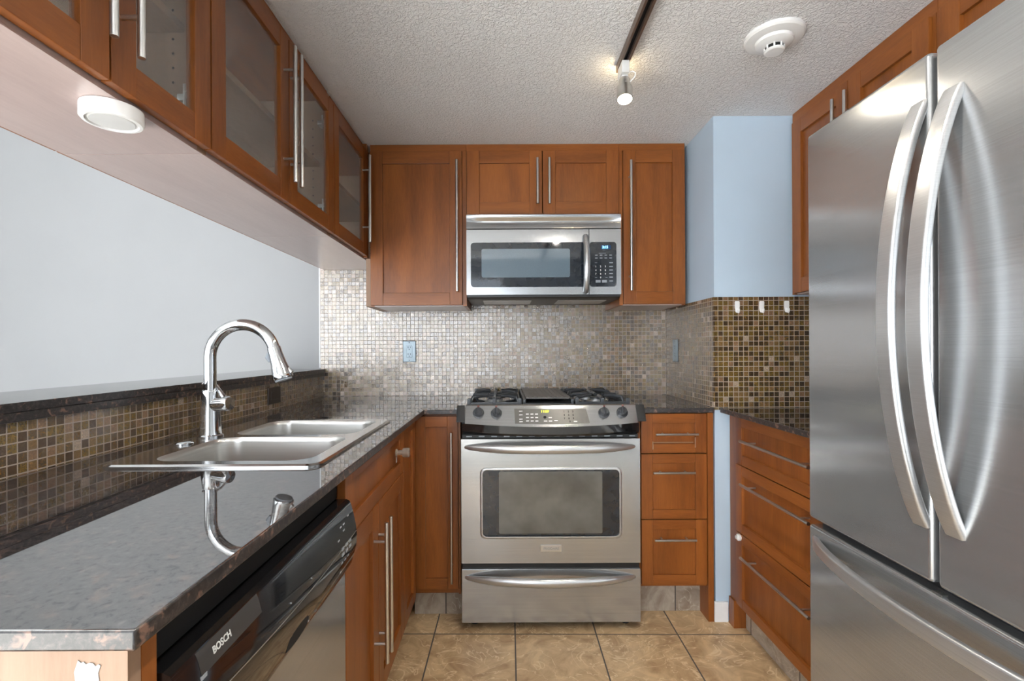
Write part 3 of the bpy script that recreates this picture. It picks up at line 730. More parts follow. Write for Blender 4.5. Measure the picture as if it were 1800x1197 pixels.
for i in range(14):
    x = sx0 + 0.02 + i * (sx1 - sx0 - 0.06) / 13; vg.box(x, x + 0.024, 2.050, 2.0525, 0.802, 0.806, 1)
vg.build('vent_strip', ['black', 'ink_grey'], t)
def on_panel(x, f, lift=0.0):
    """a point on the slanted panel; f = 0 at its top edge, 1 at its bottom edge"""
    y = PT[0] - bow(x) * 0.3 + (PB[0] - bow(x) - PT[0] + bow(x) * 0.3) * f; z = PT[1] + (PB[1] - 0.33 * bow(x) - PT[1]) * f
    return Vector((x, y, z)) + pn(x) * lift
def pn(x):
    dy = PB[0] - bow(x) - PT[0] + bow(x) * 0.3; dz = PB[1] - 0.33 * bow(x) - PT[1]
    return Vector((0, dz, -dy)).normalized()
for x in (-0.106, -0.031, 0.418, 0.496):
    n_ = pn(x); c_ = on_panel(x, 0.40)
    kn = MB().lathe([(0.0235, 0.0), (0.0235, 0.004), (0.0195, 0.006), (0.0175, 0.020), (0.0155, 0.022), (0.001, 0.022)], c_, n_, 28).build('knob', 'iron', t, label='dark control knob')
    upv = Vector((0, -n_.z, n_.y)); upv = -upv if upv.z < 0 else upv
    ft = MB(); p0 = c_ + n_ * 0.023 + upv * 0.016; p1 = c_ + n_ * 0.023 - upv * 0.016
    ft.tube([p0, p1], 0.0045, 8); ft.build('grip', 'iron', kn)
    MB().tube([c_ + n_ * 0.020 + upv * 0.017, c_ + n_ * 0.026 + upv * 0.022], 0.0045, 8).build('pointer', 'red_tip', kn, label='reddish pointer')
dp = MB(); loops = []
for i in range(13):
    s = i / 12; xa = 0.044 + (0.344 - 0.044) * s; xb = 0.046 + (0.354 - 0.046) * s
    loops.append([on_panel(xa, 0.16, 0.0012), on_panel(xb, 0.86, 0.0012), on_panel(xb, 0.86, -0.002), on_panel(xa, 0.16, -0.002)])
dp.loft(loops); dsp = dp.build('display_panel', 'panel_grey', cpn, label='grey touch control panel')
def ptxt(body, size, x, f, al='CENTER'):
    n_ = pn(x); upv = Vector((0, n_.z, -n_.y)); upv = upv if upv.z > 0 else -upv
    return (body, size, on_panel(x, f, 0.0017), RX, upv, al)
text_obj([ptxt('11:29', 0.0155, 0.171, 0.29)], 'led_yellow', cpn, 'clock_digits')
it = []
for r, row in enumerate(('123', '456', '789')):
    for c, ch in enumerate(row): it.append(ptxt(ch, 0.0115, 0.251 + 0.0185 * c, 0.30 + 0.165 * r))
it.append(ptxt('0', 0.0115, 0.272, 0.77))
text_obj(it, 'void', cpn, 'keypad_numbers')
lg = MB()
for r, f in enumerate((0.42, 0.58, 0.74)):
    for c in range(3):
        for q in (0.098 + 0.019 * c,):
            p = on_panel(q, f, 0.0015); lg.box(p.x - 0.006, p.x + 0.006, p.y - 0.0006, p.y + 0.0004, p.z - 0.0025, p.z + 0.0025)
for q, f in ((0.071, 0.28), (0.071, 0.46), (0.071, 0.66), (0.071, 0.78), (0.172, 0.74), (0.192, 0.74), (0.215, 0.72), (0.192, 0.58), (0.295, 0.77)):
    p = on_panel(q, f, 0.0015); lg.box(p.x - 0.007, p.x + 0.007, p.y - 0.0006, p.y + 0.0004, p.z - 0.0022, p.z + 0.0022)
lg.build('key_legends', 'ink', cpn, label='pale key legends')
kb = MB(); kb.lathe([(0.0065, 0), (0.0065, 0.0015), (0.001, 0.002)], on_panel(0.170, 0.56, 0.001), pn(0.17), 16); kb.build('round_key', 'void', cpn)
# oven door
od = MB(); frame_plate(od, sx0, sx1 - 0.002, 0.281, 0.796, (-0.090, 0.478, 0.392, 0.668), 0.018, YD, YD + 0.036)
od.box(sx0 + 0.002, sx1 - 0.004, YD + 0.034, YD + 0.0365, 0.283, 0.794)
od = od.build('oven_door', 'steel', t)
bz = MB(); pa, pb, pc = rrect(-0.096, 0.484, 0.386, 0.674, 0.022, 6), rrect(-0.090, 0.478, 0.392, 0.668, 0.018, 6), rrect(-0.100, 0.488, 0.382, 0.678, 0.025, 6)
bz.loft([[(x, YD - 0.0002, z) for x, z in pc], [(x, YD - 0.004, z) for x, z in pa], [(x, YD - 0.003, z) for x, z in pb], [(x, YD + 0.006, z) for x, z in pb]], caps=(False, False))
bz.build('window_bezel', 'steel_soft', od, angle=60)
MB().box(-0.094, 0.482, YD + 0.005, YD + 0.012, 0.388, 0.672).build('window_glass', 'dark_glass', od, label='dark oven window glass')
MB().prism(rrect(-0.022, 0.408, 0.402, 0.660, 0.006), 'y', YD + 0.0040, YD + 0.0049).build('inner_window', 'oven_glass', od, label='lighter middle of the oven window')
bd = MB().box(0.150, 0.237, YD - 0.004, YD - 0.0002, 0.329, 0.357, 0, 0.0012).build('badge', 'nickel', od, label='small metal maker badge')
text_obj([('FRIGIDAIRE', 0.0125, (0.1935, YD - 0.0043, 0.343), RX, UZ, 'CENTER')], 'ink_grey', bd, 'badge_lettering')
def arc_handle(z, parent, bowd=0.062):
    pts, rs = [], []
    for k in range(33):
        s = k / 32; x = -0.166 + 0.712 * s; b = math.sin(PI * s)
        pts.append((x, YD + 0.006 - bowd * b ** 0.7, z)); rs.append(0.006 + 0.0125 * min(1, b * 1.6) ** 0.6)
    return MB().tube(pts, rs, 20, flat=(1.0, 0.7)).build('handle', 'steel_soft', parent, angle=70, label='bowed satin steel handle')
arc_handle(0.763, od)
MB().box(sx0 + 0.003, sx1 - 0.004, YD + 0.012, 2.0675, 0.2565, 0.2805).build('gap_strip', 'black', t, label='black gap strip between door and drawer')
sd_ = MB().box(sx0, sx1 - 0.001, YD, YD + 0.036, 0.034, 0.256, 0, 0.002).build('storage_drawer', 'steel', t)
arc_handle(0.223, sd_)
# grates
def grate(xa, xb, ya, yb):
    mb = MB(); z0, z1 = 0.9257, 0.957
    xm, ym = (xa + xb) / 2, (ya + yb) / 2
    w = 0.006
    for y in (ya, yb): mb.box(xa, xb, y - w, y + w, 0.926, 0.940, 0, 0.002)
    for x in (xa, xb): mb.box(x - w, x + w, ya, yb, 0.926, 0.940, 0, 0.002)
    mb.box(xa, xb, ym - w, ym + w, 0.938, 0.950, 0, 0.002)
    for cy in ((ya + ym) / 2, (yb + ym) / 2):
        for k in range(6):
            a = k * PI / 3 + PI / 6
            ex, ey = (xb - xa) / 2 * math.cos(a) * 1.12, (yb - ya) / 4 * math.sin(a) * 1.12
            ex = max(-(xb - xa) / 2, min((xb - xa) / 2, ex)); ey = max(-(yb - ya) / 4, min((yb - ya) / 4, ey))
            mb.tube([(xm + ex, cy + ey, 0.934), (xm + ex * 0.92, cy + ey * 0.92, 0.953), (xm + ex * 0.6, cy + ey * 0.6, 0.958), (xm + ex * 0.28, cy + ey * 0.28, 0.957)], [0.0085, 0.0085, 0.0075, 0.006], 8)
    for x in (xa, xm, xb):
        for y in (ya, yb): mb.box(x - 0.008, x + 0.008, y - 0.008, y + 0.008, 0.9257, 0.956, 0, 0.003)
    return mb.build('grate', 'iron', t, label='black cast iron burner grate')
grate(-0.150, 0.070, 2.125, 2.66); grate(0.318, 0.538, 2.125, 2.66)
for x in (-0.04, 0.428):
    for y in (2.26, 2.53):
        b_ = MB().lathe([(0.048, 0.9256), (0.048, 0.932), (0.036, 0.934), (0.036, 0.940), (0.001, 0.942)], (x, y, 0)).build('burner', 'steel_soft', t)
        MB().lathe([(0.030, 0.9405), (0.030, 0.947), (0.025, 0.949), (0.001, 0.9495)], (x, y, 0)).build('burner_cap', 'iron', b_)
gr = MB()
gr.box(0.084, 0.304, 2.118, 2.66, 0.9257, 0.934, 0, 0.002)
for x in (0.084, 0.292): gr.box(x, x + 0.012, 2.118, 2.66, 0.9335, 0.952, 0, 0.003)
gr.build('centre_grate_frame', 'iron', t)
gp = MB().box(0.098, 0.290, 2.150, 2.655, 0.950, 0.957, 0, 0.002)
for k in range(9): gp.box(0.104 + k * 0.0205, 0.112 + k * 0.0205, 2.16, 2.645, 0.957, 0.9590)
gp.build('griddle', 'griddle', t, label='flat grey centre griddle')

# ------------------------------------------------------------------ base cabinets: corner, right of stove
F = Face('Y', 2.090)
DBB = BW - 0.009 - 2.090
t = thing('base_cabinet', 'narrow full-height wooden door cabinet left of the stove', 'cabinet', (-0.29, 2.4, 0), 'base cabinets')
carcass(F, t, -0.398, -0.1865, DBB, 0.12, CB - 0.0005)
d = shaker(F, t, 'door', -0.3835, -0.1965, 0.145, 0.884, 0.046)
bar_v(F, d, -0.2235, 0.182, 0.818, 0.0045, 0.030)
MB().box(-0.1955, -0.187, 2.100, 2.1105, 0.12, CB - 0.0005).build('face_stile', 'wood_z', t)
MB().box(-0.398, -0.1865, 2.165, 2.176, 0.0005, 0.119).build('toe_kick', 'kick_x', t, label='tiled toe kick')
t = thing('base_cabinet', 'three-drawer wooden base cabinet between the stove and the blue pillar', 'cabinet', (0.73, 2.4, 0), 'base cabinets')
carcass(F, t, 0.5740, 0.8700, DBB, 0.145, CB - 0.0005)
for v0, v1, h, ha, hb, sc_ in ((0.722, 0.8905, 0.806, 0.641, 0.820, 1), (0.440, 0.7185, 0.644, 0.630, 0.806, 0), (0.160, 0.4365, 0.360, 0.634, 0.810, 0)):
    d = shaker(F, t, 'drawer', 0.5865, 0.8665, v0, v1, 0.048, rail=0.040)
    bar_h(F, d, ha, hb, h, 0.005, 0.030, 0.035)
    if sc_:
        s = MB()
        for za, zb, xa, xb in ((0.7545, 0.7575, 0.636, 0.818), (0.765, 0.768, 0.642, 0.812)):
            F.box(s, xa, xb, 0.0080, 0.0092, za, zb)
        F.box(s, 0.8155, 0.8195, -0.0004, 0.0002, 0.745, 0.79); F.box(s, 0.634, 0.639, -0.0004, 0.0002, 0.738, 0.772)
        s.build('worn_paint', 'pale_x', d, label='pale scuffed edges of the drawer panel')
MB().box(0.5742, 0.5855, 2.102, 2.1105, 0.12, CB - 0.0005).build('face_stile', 'wood_z', t)
MB().box(0.8702, 0.8945, 2.090, 2.20, 0.0005, CB - 0.0005, 0, 0.001).build('end_panel', 'wood_z', t)
MB().box(0.572, 0.8700, 2.180, 2.190, 0.0005, 0.144).build('toe_kick', 'kick_x', t, label='grey stone tile toe kick')

# ------------------------------------------------------------------ right base cabinet
F = Face('X-', 0.955)
DRB = XR - 0.004 - 0.955
t = thing('base_cabinet', 'wide three-drawer wooden base cabinet between the pillar and the fridge', 'cabinet', (1.25, 1.75, 0), 'base cabinets')
carcass(F, t, 1.405, 2.0275, DRB, 0.115, CB - 0.0005)
for v0, v1, h in ((0.697, 0.8905, 0.806), (0.4205, 0.6935, 0.636), (0.1175, 0.417, 0.350)):
    d = shaker(F, t, 'drawer', 1.415, 2.0180, v0, v1, 0.050, rail=0.040)
    bar_h(F, d, 1.480, 1.910, h, 0.0055, 0.035, 0.05)
    if h < 0.4:
        MB().lathe([(0.014, 0.0), (0.014, 0.008), (0.011, 0.011), (0.001, 0.0115)], (0.955 - 0.0002, 1.985, 0.402), (-1, 0, 0), 24).build('safety_button', 'white', d, label='round white button')
        MB().lathe([(0.007, 0.0114), (0.007, 0.0165), (0.001, 0.017)], (0.955, 1.985, 0.402), (-1, 0, 0), 20).build('safety_button_core', 'lens_white', d)
s = MB(); F.box(s, 2.0195, 2.0850, 0.008, T + 0.0006, 0.115, CB - 0.0005); s.box(0.976, 1.10, 2.0276, 2.0850, 0.115, CB - 0.0005); s.build('face_stile', 'wood_z', t)
MB().box(0.9555, 1.0055, 2.040, 2.0850, 0.0005, 0.1148).build('plinth_return', 'wood_z', t)
MB().box(1.006, 1.018, 1.405, 2.039, 0.0005, 0.1140).build('toe_kick', 'kick_y', t, label='grey stone tile toe kick')

# ------------------------------------------------------------------ peninsula base run
F = Face('X+', -0.375)
DL = 0.615
t = thing('end_panel', 'light wooden end panel closing the near end of the peninsula', 'panel', (-0.67, 0.5, 0))
MB().box(-0.992, -0.3755, 0.487, 0.505, 0.0005, CB - 0.0005, 0, 0.001).build('board', 'pale_z', t)
MB().box(-0.3950, -0.3755, 0.5055, 0.528, 0.0005, CB - 0.0005, 0, 0.001).build('front_edge', 'wood_z', t, label='dark stained front edge')
pp = [(-0.4245, 0.850), (-0.4215, 0.8475), (-0.4190, 0.8485), (-0.4165, 0.8460), (-0.4130, 0.8475), (-0.4095, 0.8470), (-0.4070, 0.8440), (-0.4040, 0.8460), (-0.4020, 0.8445), (-0.4045, 0.8370), (-0.4035, 0.8300), (-0.4075, 0.8230), (-0.4080, 0.8150), (-0.4130, 0.8080), (-0.4260, 0.8050), (-0.4300, 0.8150), (-0.4270, 0.8270), (-0.4285, 0.8380)]
MB().prism([(a, b + 0.012) for a, b in pp], 'y', 0.4862, 0.4868).build('bare_patch', 'paint_patch', t, label='bare white scuff')
t = thing('base_cabinet', 'sink base cabinet with two wooden doors and a false drawer front', 'cabinet', (-0.68, 1.49, 0), 'base cabinets')
carcass(F, t, 1.1545, 1.8275, DL, 0.115, CB - 0.0005, top=False, back=False)
d = shaker(F, t, 'drawer', 1.1555, 1.8265, 0.716, 0.8905, 0.058, rail=0.045)
MB().lathe([(0.013, -0.0004), (0.013, 0.004), (0.009, 0.006), (0.009, 0.022), (0.0155, 0.024), (0.0165, 0.030), (0.0165, 0.044), (0.013, 0.047), (0.001, 0.048)], (-0.375, 1.700, 0.812), (1, 0, 0), 28).build('knob', 'clear', d, label='round shiny knob')
MB().box(-0.3746, -0.372, 1.694, 1.706, 0.778, 0.800, 0, 0.0008).build('latch', 'nickel', d)
d = shaker(F, t, 'door', 1.1555, 1.4565, 0.118, 0.7125, 0.058)
bar_v(F, d, 1.408, 0.268, 0.672, 0.0062, 0.036, 0.055)
d = shaker(F, t, 'door', 1.4595, 1.8265, 0.118, 0.7125, 0.058)
bar_v(F, d, 1.462, 0.268, 0.672, 0.0062, 0.036, 0.055)
MB().box(-0.452, -0.442, 1.155, 1.8275, 0.0005, 0.114).build('toe_kick', 'kick_y', t, label='tiled toe kick')
t = thing('base_cabinet', 'slim wooden pull-out cabinet beside the corner left of the stove', 'cabinet', (-0.68, 1.95, 0), 'base cabinets')
carcass(F, t, 1.8285, 2.0790, DL, 0.115, CB - 0.0005)
shaker(F, t, 'door', 1.8295, 2.0650, 0.118, 0.8905, 0.050)
MB().box(-0.452, -0.442, 1.8285, 2.165, 0.0005, 0.114).build('toe_kick', 'kick_y', t, label='tiled toe kick')

# ------------------------------------------------------------------ dishwasher
t = thing('dishwasher', 'dishwasher with glossy black controls and a steel door under the peninsula', 'dishwasher', (-0.68, 0.85, 0))
ya, yb = 0.5295, 1.1530
MB().box(-0.985, -0.420, ya, 1.055, 0.02, CB - 0.002).build('body', 'void', t)
MB().box(-0.4195, -0.395, ya, yb, 0.820, CB - 0.002).build('top_recess', 'void', t, label='black recess above the controls')
MB().box(-0.4195, -0.3745, ya + 0.002, yb - 0.002, 0.115, 0.6535, 0, 0.003).build('door', 'steel', t, label='brushed steel door')
MB().box(-0.45, -0.44, ya, yb, 0.0005, 0.10).build('toe_panel', 'black', t)
PR = [(-0.392, 0.8185), (-0.372, 0.8190), (-0.364, 0.8150), (-0.3600, 0.806), (-0.3535, 0.780), (-0.3485, 0.755), (-0.3470, 0.735), (-0.3485, 0.712), (-0.354, 0.690), (-0.360, 0.668), (-0.366, 0.658), (-0.380, 0.656)]
def pface(z):
    q = [p for p in PR if p[1] <= 0.8150][::1]
    for (xa, za), (xb, zb) in zip(q, q[1:]):
        if zb <= z <= za: f = (za - z) / (za - zb); return xa + (xb - xa) * f
    return -0.347
pan = MB()
ys = [ya + 0.002, 0.640, 0.795, 0.7965, 0.880, 0.8815, yb - 0.002]
pan.loft([[(x, y, z) for x, z in PR] + [(-0.4195, y, 0.656), (-0.4195, y, 0.8185)] for y in (ya + 0.002, yb - 0.002)])
pan = pan.build('control_panel', 'black_gloss', t, angle=24, label='curved glossy black control panel')
# scooped pull grip
g = MB(); loops = []
for k in range(9):
    s = k / 8; y = 0.800 + 0.086 * s; d_ = 0.004 * math.sin(PI * s)
    loops.append([(pface(0.742) + 0.0006, y, 0.742 - 0.003 * math.sin(PI * s)), (pface(0.70) + 0.0010, y, 0.705 + 0.0 * s), (pface(0.674) + 0.0006, y, 0.674 - 0.004 * math.sin(PI * s)), (pface(0.674) - 0.003, y, 0.676), (pface(0.742) - 0.003, y, 0.740)])
g.loft(loops).build('pull_grip', 'void', pan, label='dark scooped grip')
ln = MB()
pts = []
for k in range(25):
    s = k / 24; y = ya + 0.006 + (yb - ya - 0.012) * s; z = 0.758 - 0.012 * s - 0.012 * math.sin(PI * s); pts.append((pface(z) + 0.0004, y, z))
ln.tube(pts, 0.0008, 6); ln.build('chrome_line', 'nickel', pan, label='thin bright trim line')
for y in (0.7957, 0.8815):
    MB().box(-0.40, -0.3465, y - 0.0006, y + 0.0006, 0.757, 0.759).build('panel_joint', 'ink_grey', pan)
LP = MB()
lb = MB(); zt = 0.797
tx = pface(0.801) + 0.0012
upv = Vector((pface(0.80) - pface(0.78), 0, 0.02)).normalized()
text_obj([('BOSCH', 0.0122, (tx, 0.5990, 0.8010), (0, 1, 0), upv, 'LEFT')], 'ink', pan, 'maker_lettering')
pl = MB(); zs = [0.787 + 0.0265 * k / 5 for k in range(6)]
pl.loft([[(pface(z) + 0.0005, y, z) for z in zs] + [(pface(z) - 0.002, y, z) for z in zs[::-1]] for y in (0.573, 0.715)])
pl.build('name_strip', 'strip_grey', pan, label='grey name strip')
kb = MB()
for r, z in enumerate((0.742, 0.730)):
    for c in range(3):
        y = 1.045 + 0.024 * c
        kb.box(pface(z) - 0.001, pface(z) + 0.0012, y, y + 0.014, z - 0.0030, z + 0.0030)
for z, y0 in ((0.785, 1.075), (0.785, 1.055), (0.774, 1.068), (0.765, 1.03), (0.792, 1.11), (0.712, 1.045), (0.712, 1.065), (0.712, 1.085), (0.69, 1.05)):
    kb.box(pface(z) - 0.001, pface(z) + 0.0006, y0, y0 + 0.010, z - 0.0015, z + 0.0015)
kb.build('button_legends', 'ink_grey', pan, label='pale button legends')
kb = MB(); kb.lathe([(0.0065, 0), (0.0065, 0.001), (0.001, 0.0012)], (pface(0.768), 0.562, 0.768), (1, 0, 0.2), 16)
kb.box(pface(0.785) - 0.001, pface(0.785) + 0.0006, 0.556, 0.566, 0.782, 0.787); kb.box(pface(0.785) - 0.001, pface(0.785) + 0.0006, 0.570, 0.582, 0.783, 0.788)
kb.build('power_button', 'ink_grey', pan)

# ------------------------------------------------------------------ fridge
t = thing('fridge', 'stainless French door fridge with bowed handles on the right wall', 'fridge', (1.2, 0.98, 0))
fy0, fy1 = 0.575, 1.3895; XF = 0.864; GAP = 0.9825
MB().box(0.936, XR - 0.004, fy0 + 0.004, fy1 - 0.004, 0.03, 1.752).build('body', 'panel_grey', t, label='dark grey cabinet body')
for x in (0.98, 1.50):
    for y in (fy0 + 0.05, fy1 - 0.05): MB().lathe([(0.02, 0.0), (0.02, 0.029)], (x, y, 0)).build('foot', 'black', t)
def fdoor(ya, yb, za, zb, name, lab):
    mb = MB()
    mb.box(XF, 0.932, ya, yb, za, zb, 0, 0.009, 4)
    return mb.build(name, 'steel', t, angle=60, label=lab)
dl = fdoor(GAP + 0.007, fy1, 0.690, 1.768, 'door', 'far stainless door')
dr2 = fdoor(fy0, GAP - 0.005, 0.690, 1.768, 'door', 'near stainless door')
fz = fdoor(fy0, fy1, 0.10, 0.672, 'freezer_drawer', 'stainless freezer drawer')
MB().box(0.900, 0.9355, fy0 + 0.006, fy1 - 0.006, 0.6725, 0.6895).build('gasket', 'black', t, label='black gap above the freezer drawer')
MB().box(0.885, 0.9355, GAP - 0.0045, GAP + 0.0065, 0.691, 1.76).build('mullion', 'black', t, label='dark gap between the doors')
for y in (fy0 + 0.01, fy1 - 0.10): MB().box(0.94, 1.02, y, y + 0.09, 1.7525, 1.775, 0, 0.004).build('hinge_cover', 'panel_grey', t)
MB().box(0.8675, 0.880, GAP - 0.012, GAP + 0.012, 0.6725, 0.676, 0, 0.0005).build('hinge_tab', 'nickel', t)
def rprof(w, h, r):
    return rrect(-w / 2, w / 2, -h / 2, h / 2, r, 3)
def vhandle(yc, w, z0, z1, parent):
    pts = []
    for k in range(41):
        s = k / 40; b = 1 - (2 * s - 1) ** 2
        pts.append((XF + 0.004 - 0.076 * b ** 0.85, yc, z0 + (z1 - z0) * s))
    return MB().sweep(pts, rprof(w, 0.017, 0.006), (0, 1, 0)).build('handle', 'steel_soft', parent, angle=40, label='bowed flat steel handle')
vhandle(1.014, 0.040, 0.803, 1.672, dl); vhandle(0.937, 0.042, 0.808, 1.664, dr2)
pts = []
for k in range(41):
    s = k / 40; b = 1 - (2 * s - 1) ** 2
    pts.append((XF + 0.004 - 0.066 * b ** 0.8, 0.602 + 0.761 * s, 0.628))
MB().sweep(pts, rprof(0.036, 0.017, 0.006), (0, 0, 1)).build('handle', 'steel_soft', fz, angle=40, label='bowed flat steel freezer handle')

# ------------------------------------------------------------------ outlets, switch, hooks
def outlet(label, origin, R3, U3, N3):
    t = thing('outlet', label, 'outlet', origin, 'wall outlets')
    O, R_, U_, N_ = Vector(origin), Vector(R3), Vector(U3), Vector(N3)
    P = lambda a, b, c: O + R_ * a + U_ * b + N_ * c
    def plate(w, h, r, d0, d1, name, mat, parent, cx=0, cy=0):
        mb = MB(); q = rrect(cx - w, cx + w, cy - h, cy + h, r, 3)
        qi = rrect(cx - w + 0.001, cx + w - 0.001, cy - h + 0.001, cy + h - 0.001, r, 3)
        mb.loft([[P(a, b, d0) for a, b in q], [P(a, b, d1 - 0.0008) for a, b in q], [P(a, b, d1) for a, b in qi]])
        return mb.build(name, mat, parent)
    plate(0.037, 0.059, 0.002, 0.0002, 0.003, 'back_gasket', 'black', t)
    pl = plate(0.0345, 0.0565, 0.002, 0.003, 0.006, 'plate', 'plate', t)
    rc = plate(0.0165, 0.034, 0.004, 0.0055, 0.0075, 'receptacle', 'plate', t)
    sl = MB()
    for cy in (0.019, -0.019):
        for a, w, h in ((-0.0065, 0.0013, 0.0045), (0.0065, 0.0013, 0.0036)):
            sl.loft([[P(a - w, cy - h + 0.004, c), P(a + w, cy - h + 0.004, c), P(a + w, cy + h + 0.004, c), P(a - w, cy + h + 0.004, c)] for c in (0.0072, 0.0078)])
        sl.lathe([(0.0026, 0), (0.0026, 0.0006)], P(0, cy - 0.0075, 0.0072), N_, 12)
    sl.build('slots', 'void', rc)
    for cy in (0.0495, -0.0495): MB().lathe([(0.003, 0), (0.003, 0.0008), (0.001, 0.001)], P(0, cy, 0.006), N_, 12).build('screw', 'black', pl)
outlet('steel plate duplex outlet on the mosaic wall left of the stove', (-0.520, BW - 0.0062, 1.160), (1, 0, 0), UZ, (0, -1, 0))
outlet('steel plate outlet on the mosaic side of the pillar', (PX - 0.0062, 2.548, 1.158), (0, -1, 0), UZ, (-1, 0, 0))
t = thing('switch_plate', 'dark brown switch plate on the tiled half wall behind the faucet', 'switch', (-0.9998, 2.125, 0.974))
MB().box(-0.9997, -0.994, 2.068, 2.182, 0.938, 1.010, 0, 0.0015).build('plate', 'switch_brown', t)
MB().box(-0.9938, -0.9915, 2.092, 2.158, 0.957, 0.991, 0, 0.001).build('rocker', 'switch_brown', t)
hk = thing('hook', 'white adhesive hook on the mosaic, leftmost of the three', 'hook', (1.000, PY - 0.0062, 1.345), 'white hooks on the pillar mosaic')
q = rrect(0.989, 1.011, 1.336, 1.370, 0.006, 4)
q = [(x if z > 1.345 else 1.0 + (x - 1.0) * 0.8, z) for x, z in q]
yb_ = PY - 0.0064
MB().prism([(x, z) for x, z in q] if False else [(1.000 - 0.0105, 1.366), (1.000 - 0.0085, 1.370), (1.000 + 0.0085, 1.370), (1.000 + 0.0105, 1.366), (1.000 + 0.0105, 1.345), (1.000 + 0.0075, 1.335), (1.000 + 0.0075, 1.326), (1.000 + 0.004, 1.321), (1.000 - 0.004, 1.321), (1.000 - 0.0075, 1.326), (1.000 - 0.0075, 1.335), (1.000 - 0.0105, 1.345)], 'y', yb_ - 0.004, yb_, bev=0.001).build('back_plate', 'white', hk)
MB().tube([(1.000, yb_ - 0.003, 1.340), (1.000, yb_ - 0.006, 1.328), (1.000, yb_ - 0.013, 1.323), (1.000, yb_ - 0.017, 1.329), (1.000, yb_ - 0.017, 1.337)], [0.005, 0.0055, 0.0055, 0.005, 0.004], 10).build('prong', 'white', hk)
for x, lab in ((1.105, 'white adhesive hook on the mosaic, middle of the three'), (1.212, 'white adhesive hook on the mosaic, rightmost of three, nearest the fridge')):
    r = hk.copy(); C.objects.link(r); r.location = (x, PY - 0.0062, 1.345); r['label'] = lab
    for ch in list(hk.children):
        c = ch.copy(); C.objects.link(c); c.parent = r

# ------------------------------------------------------------------ ceiling: smoke detector and track light
cx, cy = 0.868, 1.560
t = thing('smoke_detector', 'white round smoke detector on the textured ceiling', 'smoke detector', (cx, cy, CE - 0.055))
MB().lathe([(0.088, 0.0), (0.088, 0.009), (0.083, 0.014), (0.070, 0.017), (0.056, 0.018), (0.001, 0.018)], (cx, cy, CE - 0.0003), (0, 0, -1), 56).build('base_ring', 'white', t)
bd = MB().lathe([(0.056, 0.0178), (0.054, 0.027), (0.046, 0.031), (0.036, 0.033), (0.0295, 0.035), (0.0290, 0.0355), (0.001, 0.0356)], (cx, cy, CE), (0, 0, -1), 48).build('body', 'white', t)
MB().lathe([(0.0255, 0.0355), (0.0255, 0.0475)], (cx, cy, CE), (0, 0, -1), 32).build('vent_core', 'void', bd, label='dark sensing slots')
rb = MB()
for k in range(8):
    a = k * PI / 4 + 0.3; p = Vector((cx + 0.0275 * math.cos(a), cy + 0.0275 * math.sin(a), CE - 0.035))
    rb.cyl(p, p + Vector((0, 0, -0.0135)), 0.0028, seg=8)
rb.build('cage_ribs', 'white', bd)
MB().lathe([(0.030, 0.0475), (0.030, 0.0515), (0.026, 0.0545), (0.001, 0.055)], (cx, cy, CE), (0, 0, -1), 36).build('cap', 'white', t)
t = thing('track_light', 'bronze ceiling track with one lit spotlight head', 'track light', (0.415, 0.5, CE - 0.027))
tr = MB().box(0.400, 0.408, -0.9, 1.716, CE - 0.026, CE - 0.0003, 0, 0.001).box(0.424, 0.432, -0.9, 1.716, CE - 0.026, CE - 0.0003, 0, 0.001).box(0.4082, 0.4238, -0.9, 1.714, CE - 0.010, CE - 0.0003, 1)
tr.build('track', ['bronze', 'void'], t)
MB().box(0.4005, 0.4315, 1.7162, 1.722, CE - 0.026, CE - 0.0003, 0, 0.001).build('end_cap', 'bronze', t)
hx, hy = 0.4155, 1.672
hd = MB().box(hx - 0.013, hx + 0.013, hy - 0.030, hy + 0.030, CE - 0.066, CE - 0.0262, 0, 0.002).box(hx - 0.010, hx + 0.012, hy - 0.014, hy + 0.014, CE - 0.088, CE - 0.066, 0, 0.002).build('adapter', 'lens_white', t, label='pale grey track adapter')
ax = Vector((-0.06, -0.32, -1)).normalized(); c0 = Vector((hx + 0.002, hy, CE - 0.078))
lp = MB().lathe([(0.001, -0.002), (0.018, 0.0), (0.0195, 0.004), (0.0195, 0.032), (0.0255, 0.036), (0.0265, 0.040), (0.0265, 0.082), (0.0235, 0.083), (0.0225, 0.075)], c0, ax, 32).build('lamp_shade', 'nickel', t, label='metal spotlight can')
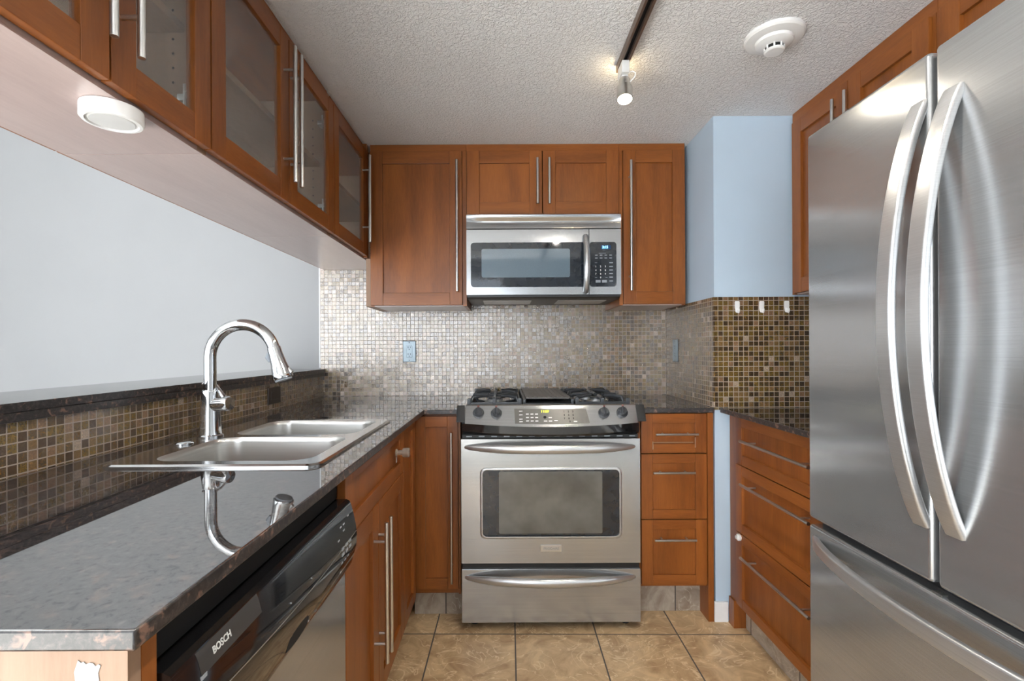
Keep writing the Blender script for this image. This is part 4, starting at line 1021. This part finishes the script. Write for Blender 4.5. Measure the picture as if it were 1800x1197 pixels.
MB().lathe([(0.0222, 0.076), (0.0215, 0.0785), (0.001, 0.0795)], c0, ax, 28).build('bulb', 'lamp', lp, label='glowing lamp face')
MB().tube([(hx + 0.011, hy - 0.01, CE - 0.060), (hx + 0.026, hy - 0.015, CE - 0.056), (hx + 0.036, hy - 0.018, CE - 0.064), (hx + 0.034, hy - 0.018, CE - 0.076), (hx + 0.020, hy - 0.014, CE - 0.090), (hx + 0.010, hy - 0.01, CE - 0.094)], 0.0022, 8).build('wire', 'white', t, label='white looped wire')
MB().lathe([(0.005, 0), (0.005, 0.003), (0.001, 0.0035)], c0 + ax * 0.018 + Vector((0, -0.0185, 0)), (0, -1, 0), 14).build('thumb_screw', 'nickel', lp)
sp = bpy.data.lights.new('spot_lamp', 'SPOT'); sp.energy = 9; sp.color = (1.0, 0.90, 0.76); sp.spot_size = math.radians(125); sp.spot_blend = 0.6; sp.shadow_soft_size = 0.02
pt = bpy.data.lights.new('lamp_leak', 'POINT'); pt.energy = 0.3; pt.color = (1.0, 0.78, 0.48); pt.shadow_soft_size = 0.008
po = bpy.data.objects.new('lamp_leak', pt); C.objects.link(po); po.location = c0 + Vector((0, 0.05, 0.018))
so = bpy.data.objects.new('spot_lamp', sp); C.objects.link(so); so.location = c0 + ax * 0.088
so.rotation_euler = ax.to_track_quat('-Z', 'Y').to_euler()
# unseen second head, added on the same track to brighten floor and cabinets
for hy2, en in ((0.90, 34),):
    off = Vector((0, hy2 - hy, 0))
    for src in (hd, lp):
        c = src.copy(); C.objects.link(c); c.parent = t; c.location = off
        for g in src.children:
            q = g.copy(); C.objects.link(q); q.parent = c
    l2 = sp.copy(); l2.energy = en; l2.spot_size = math.radians(150); l2.color = (1.0, 0.94, 0.85)
    o2 = bpy.data.objects.new('spot_lamp', l2); C.objects.link(o2); o2.location = c0 + ax * 0.088 + off
    o2.rotation_euler = Vector((-0.1, 0.12, -1)).to_track_quat('-Z', 'Y').to_euler()
for o in bpy.data.objects:
    if '_o' in o: del o['_o']
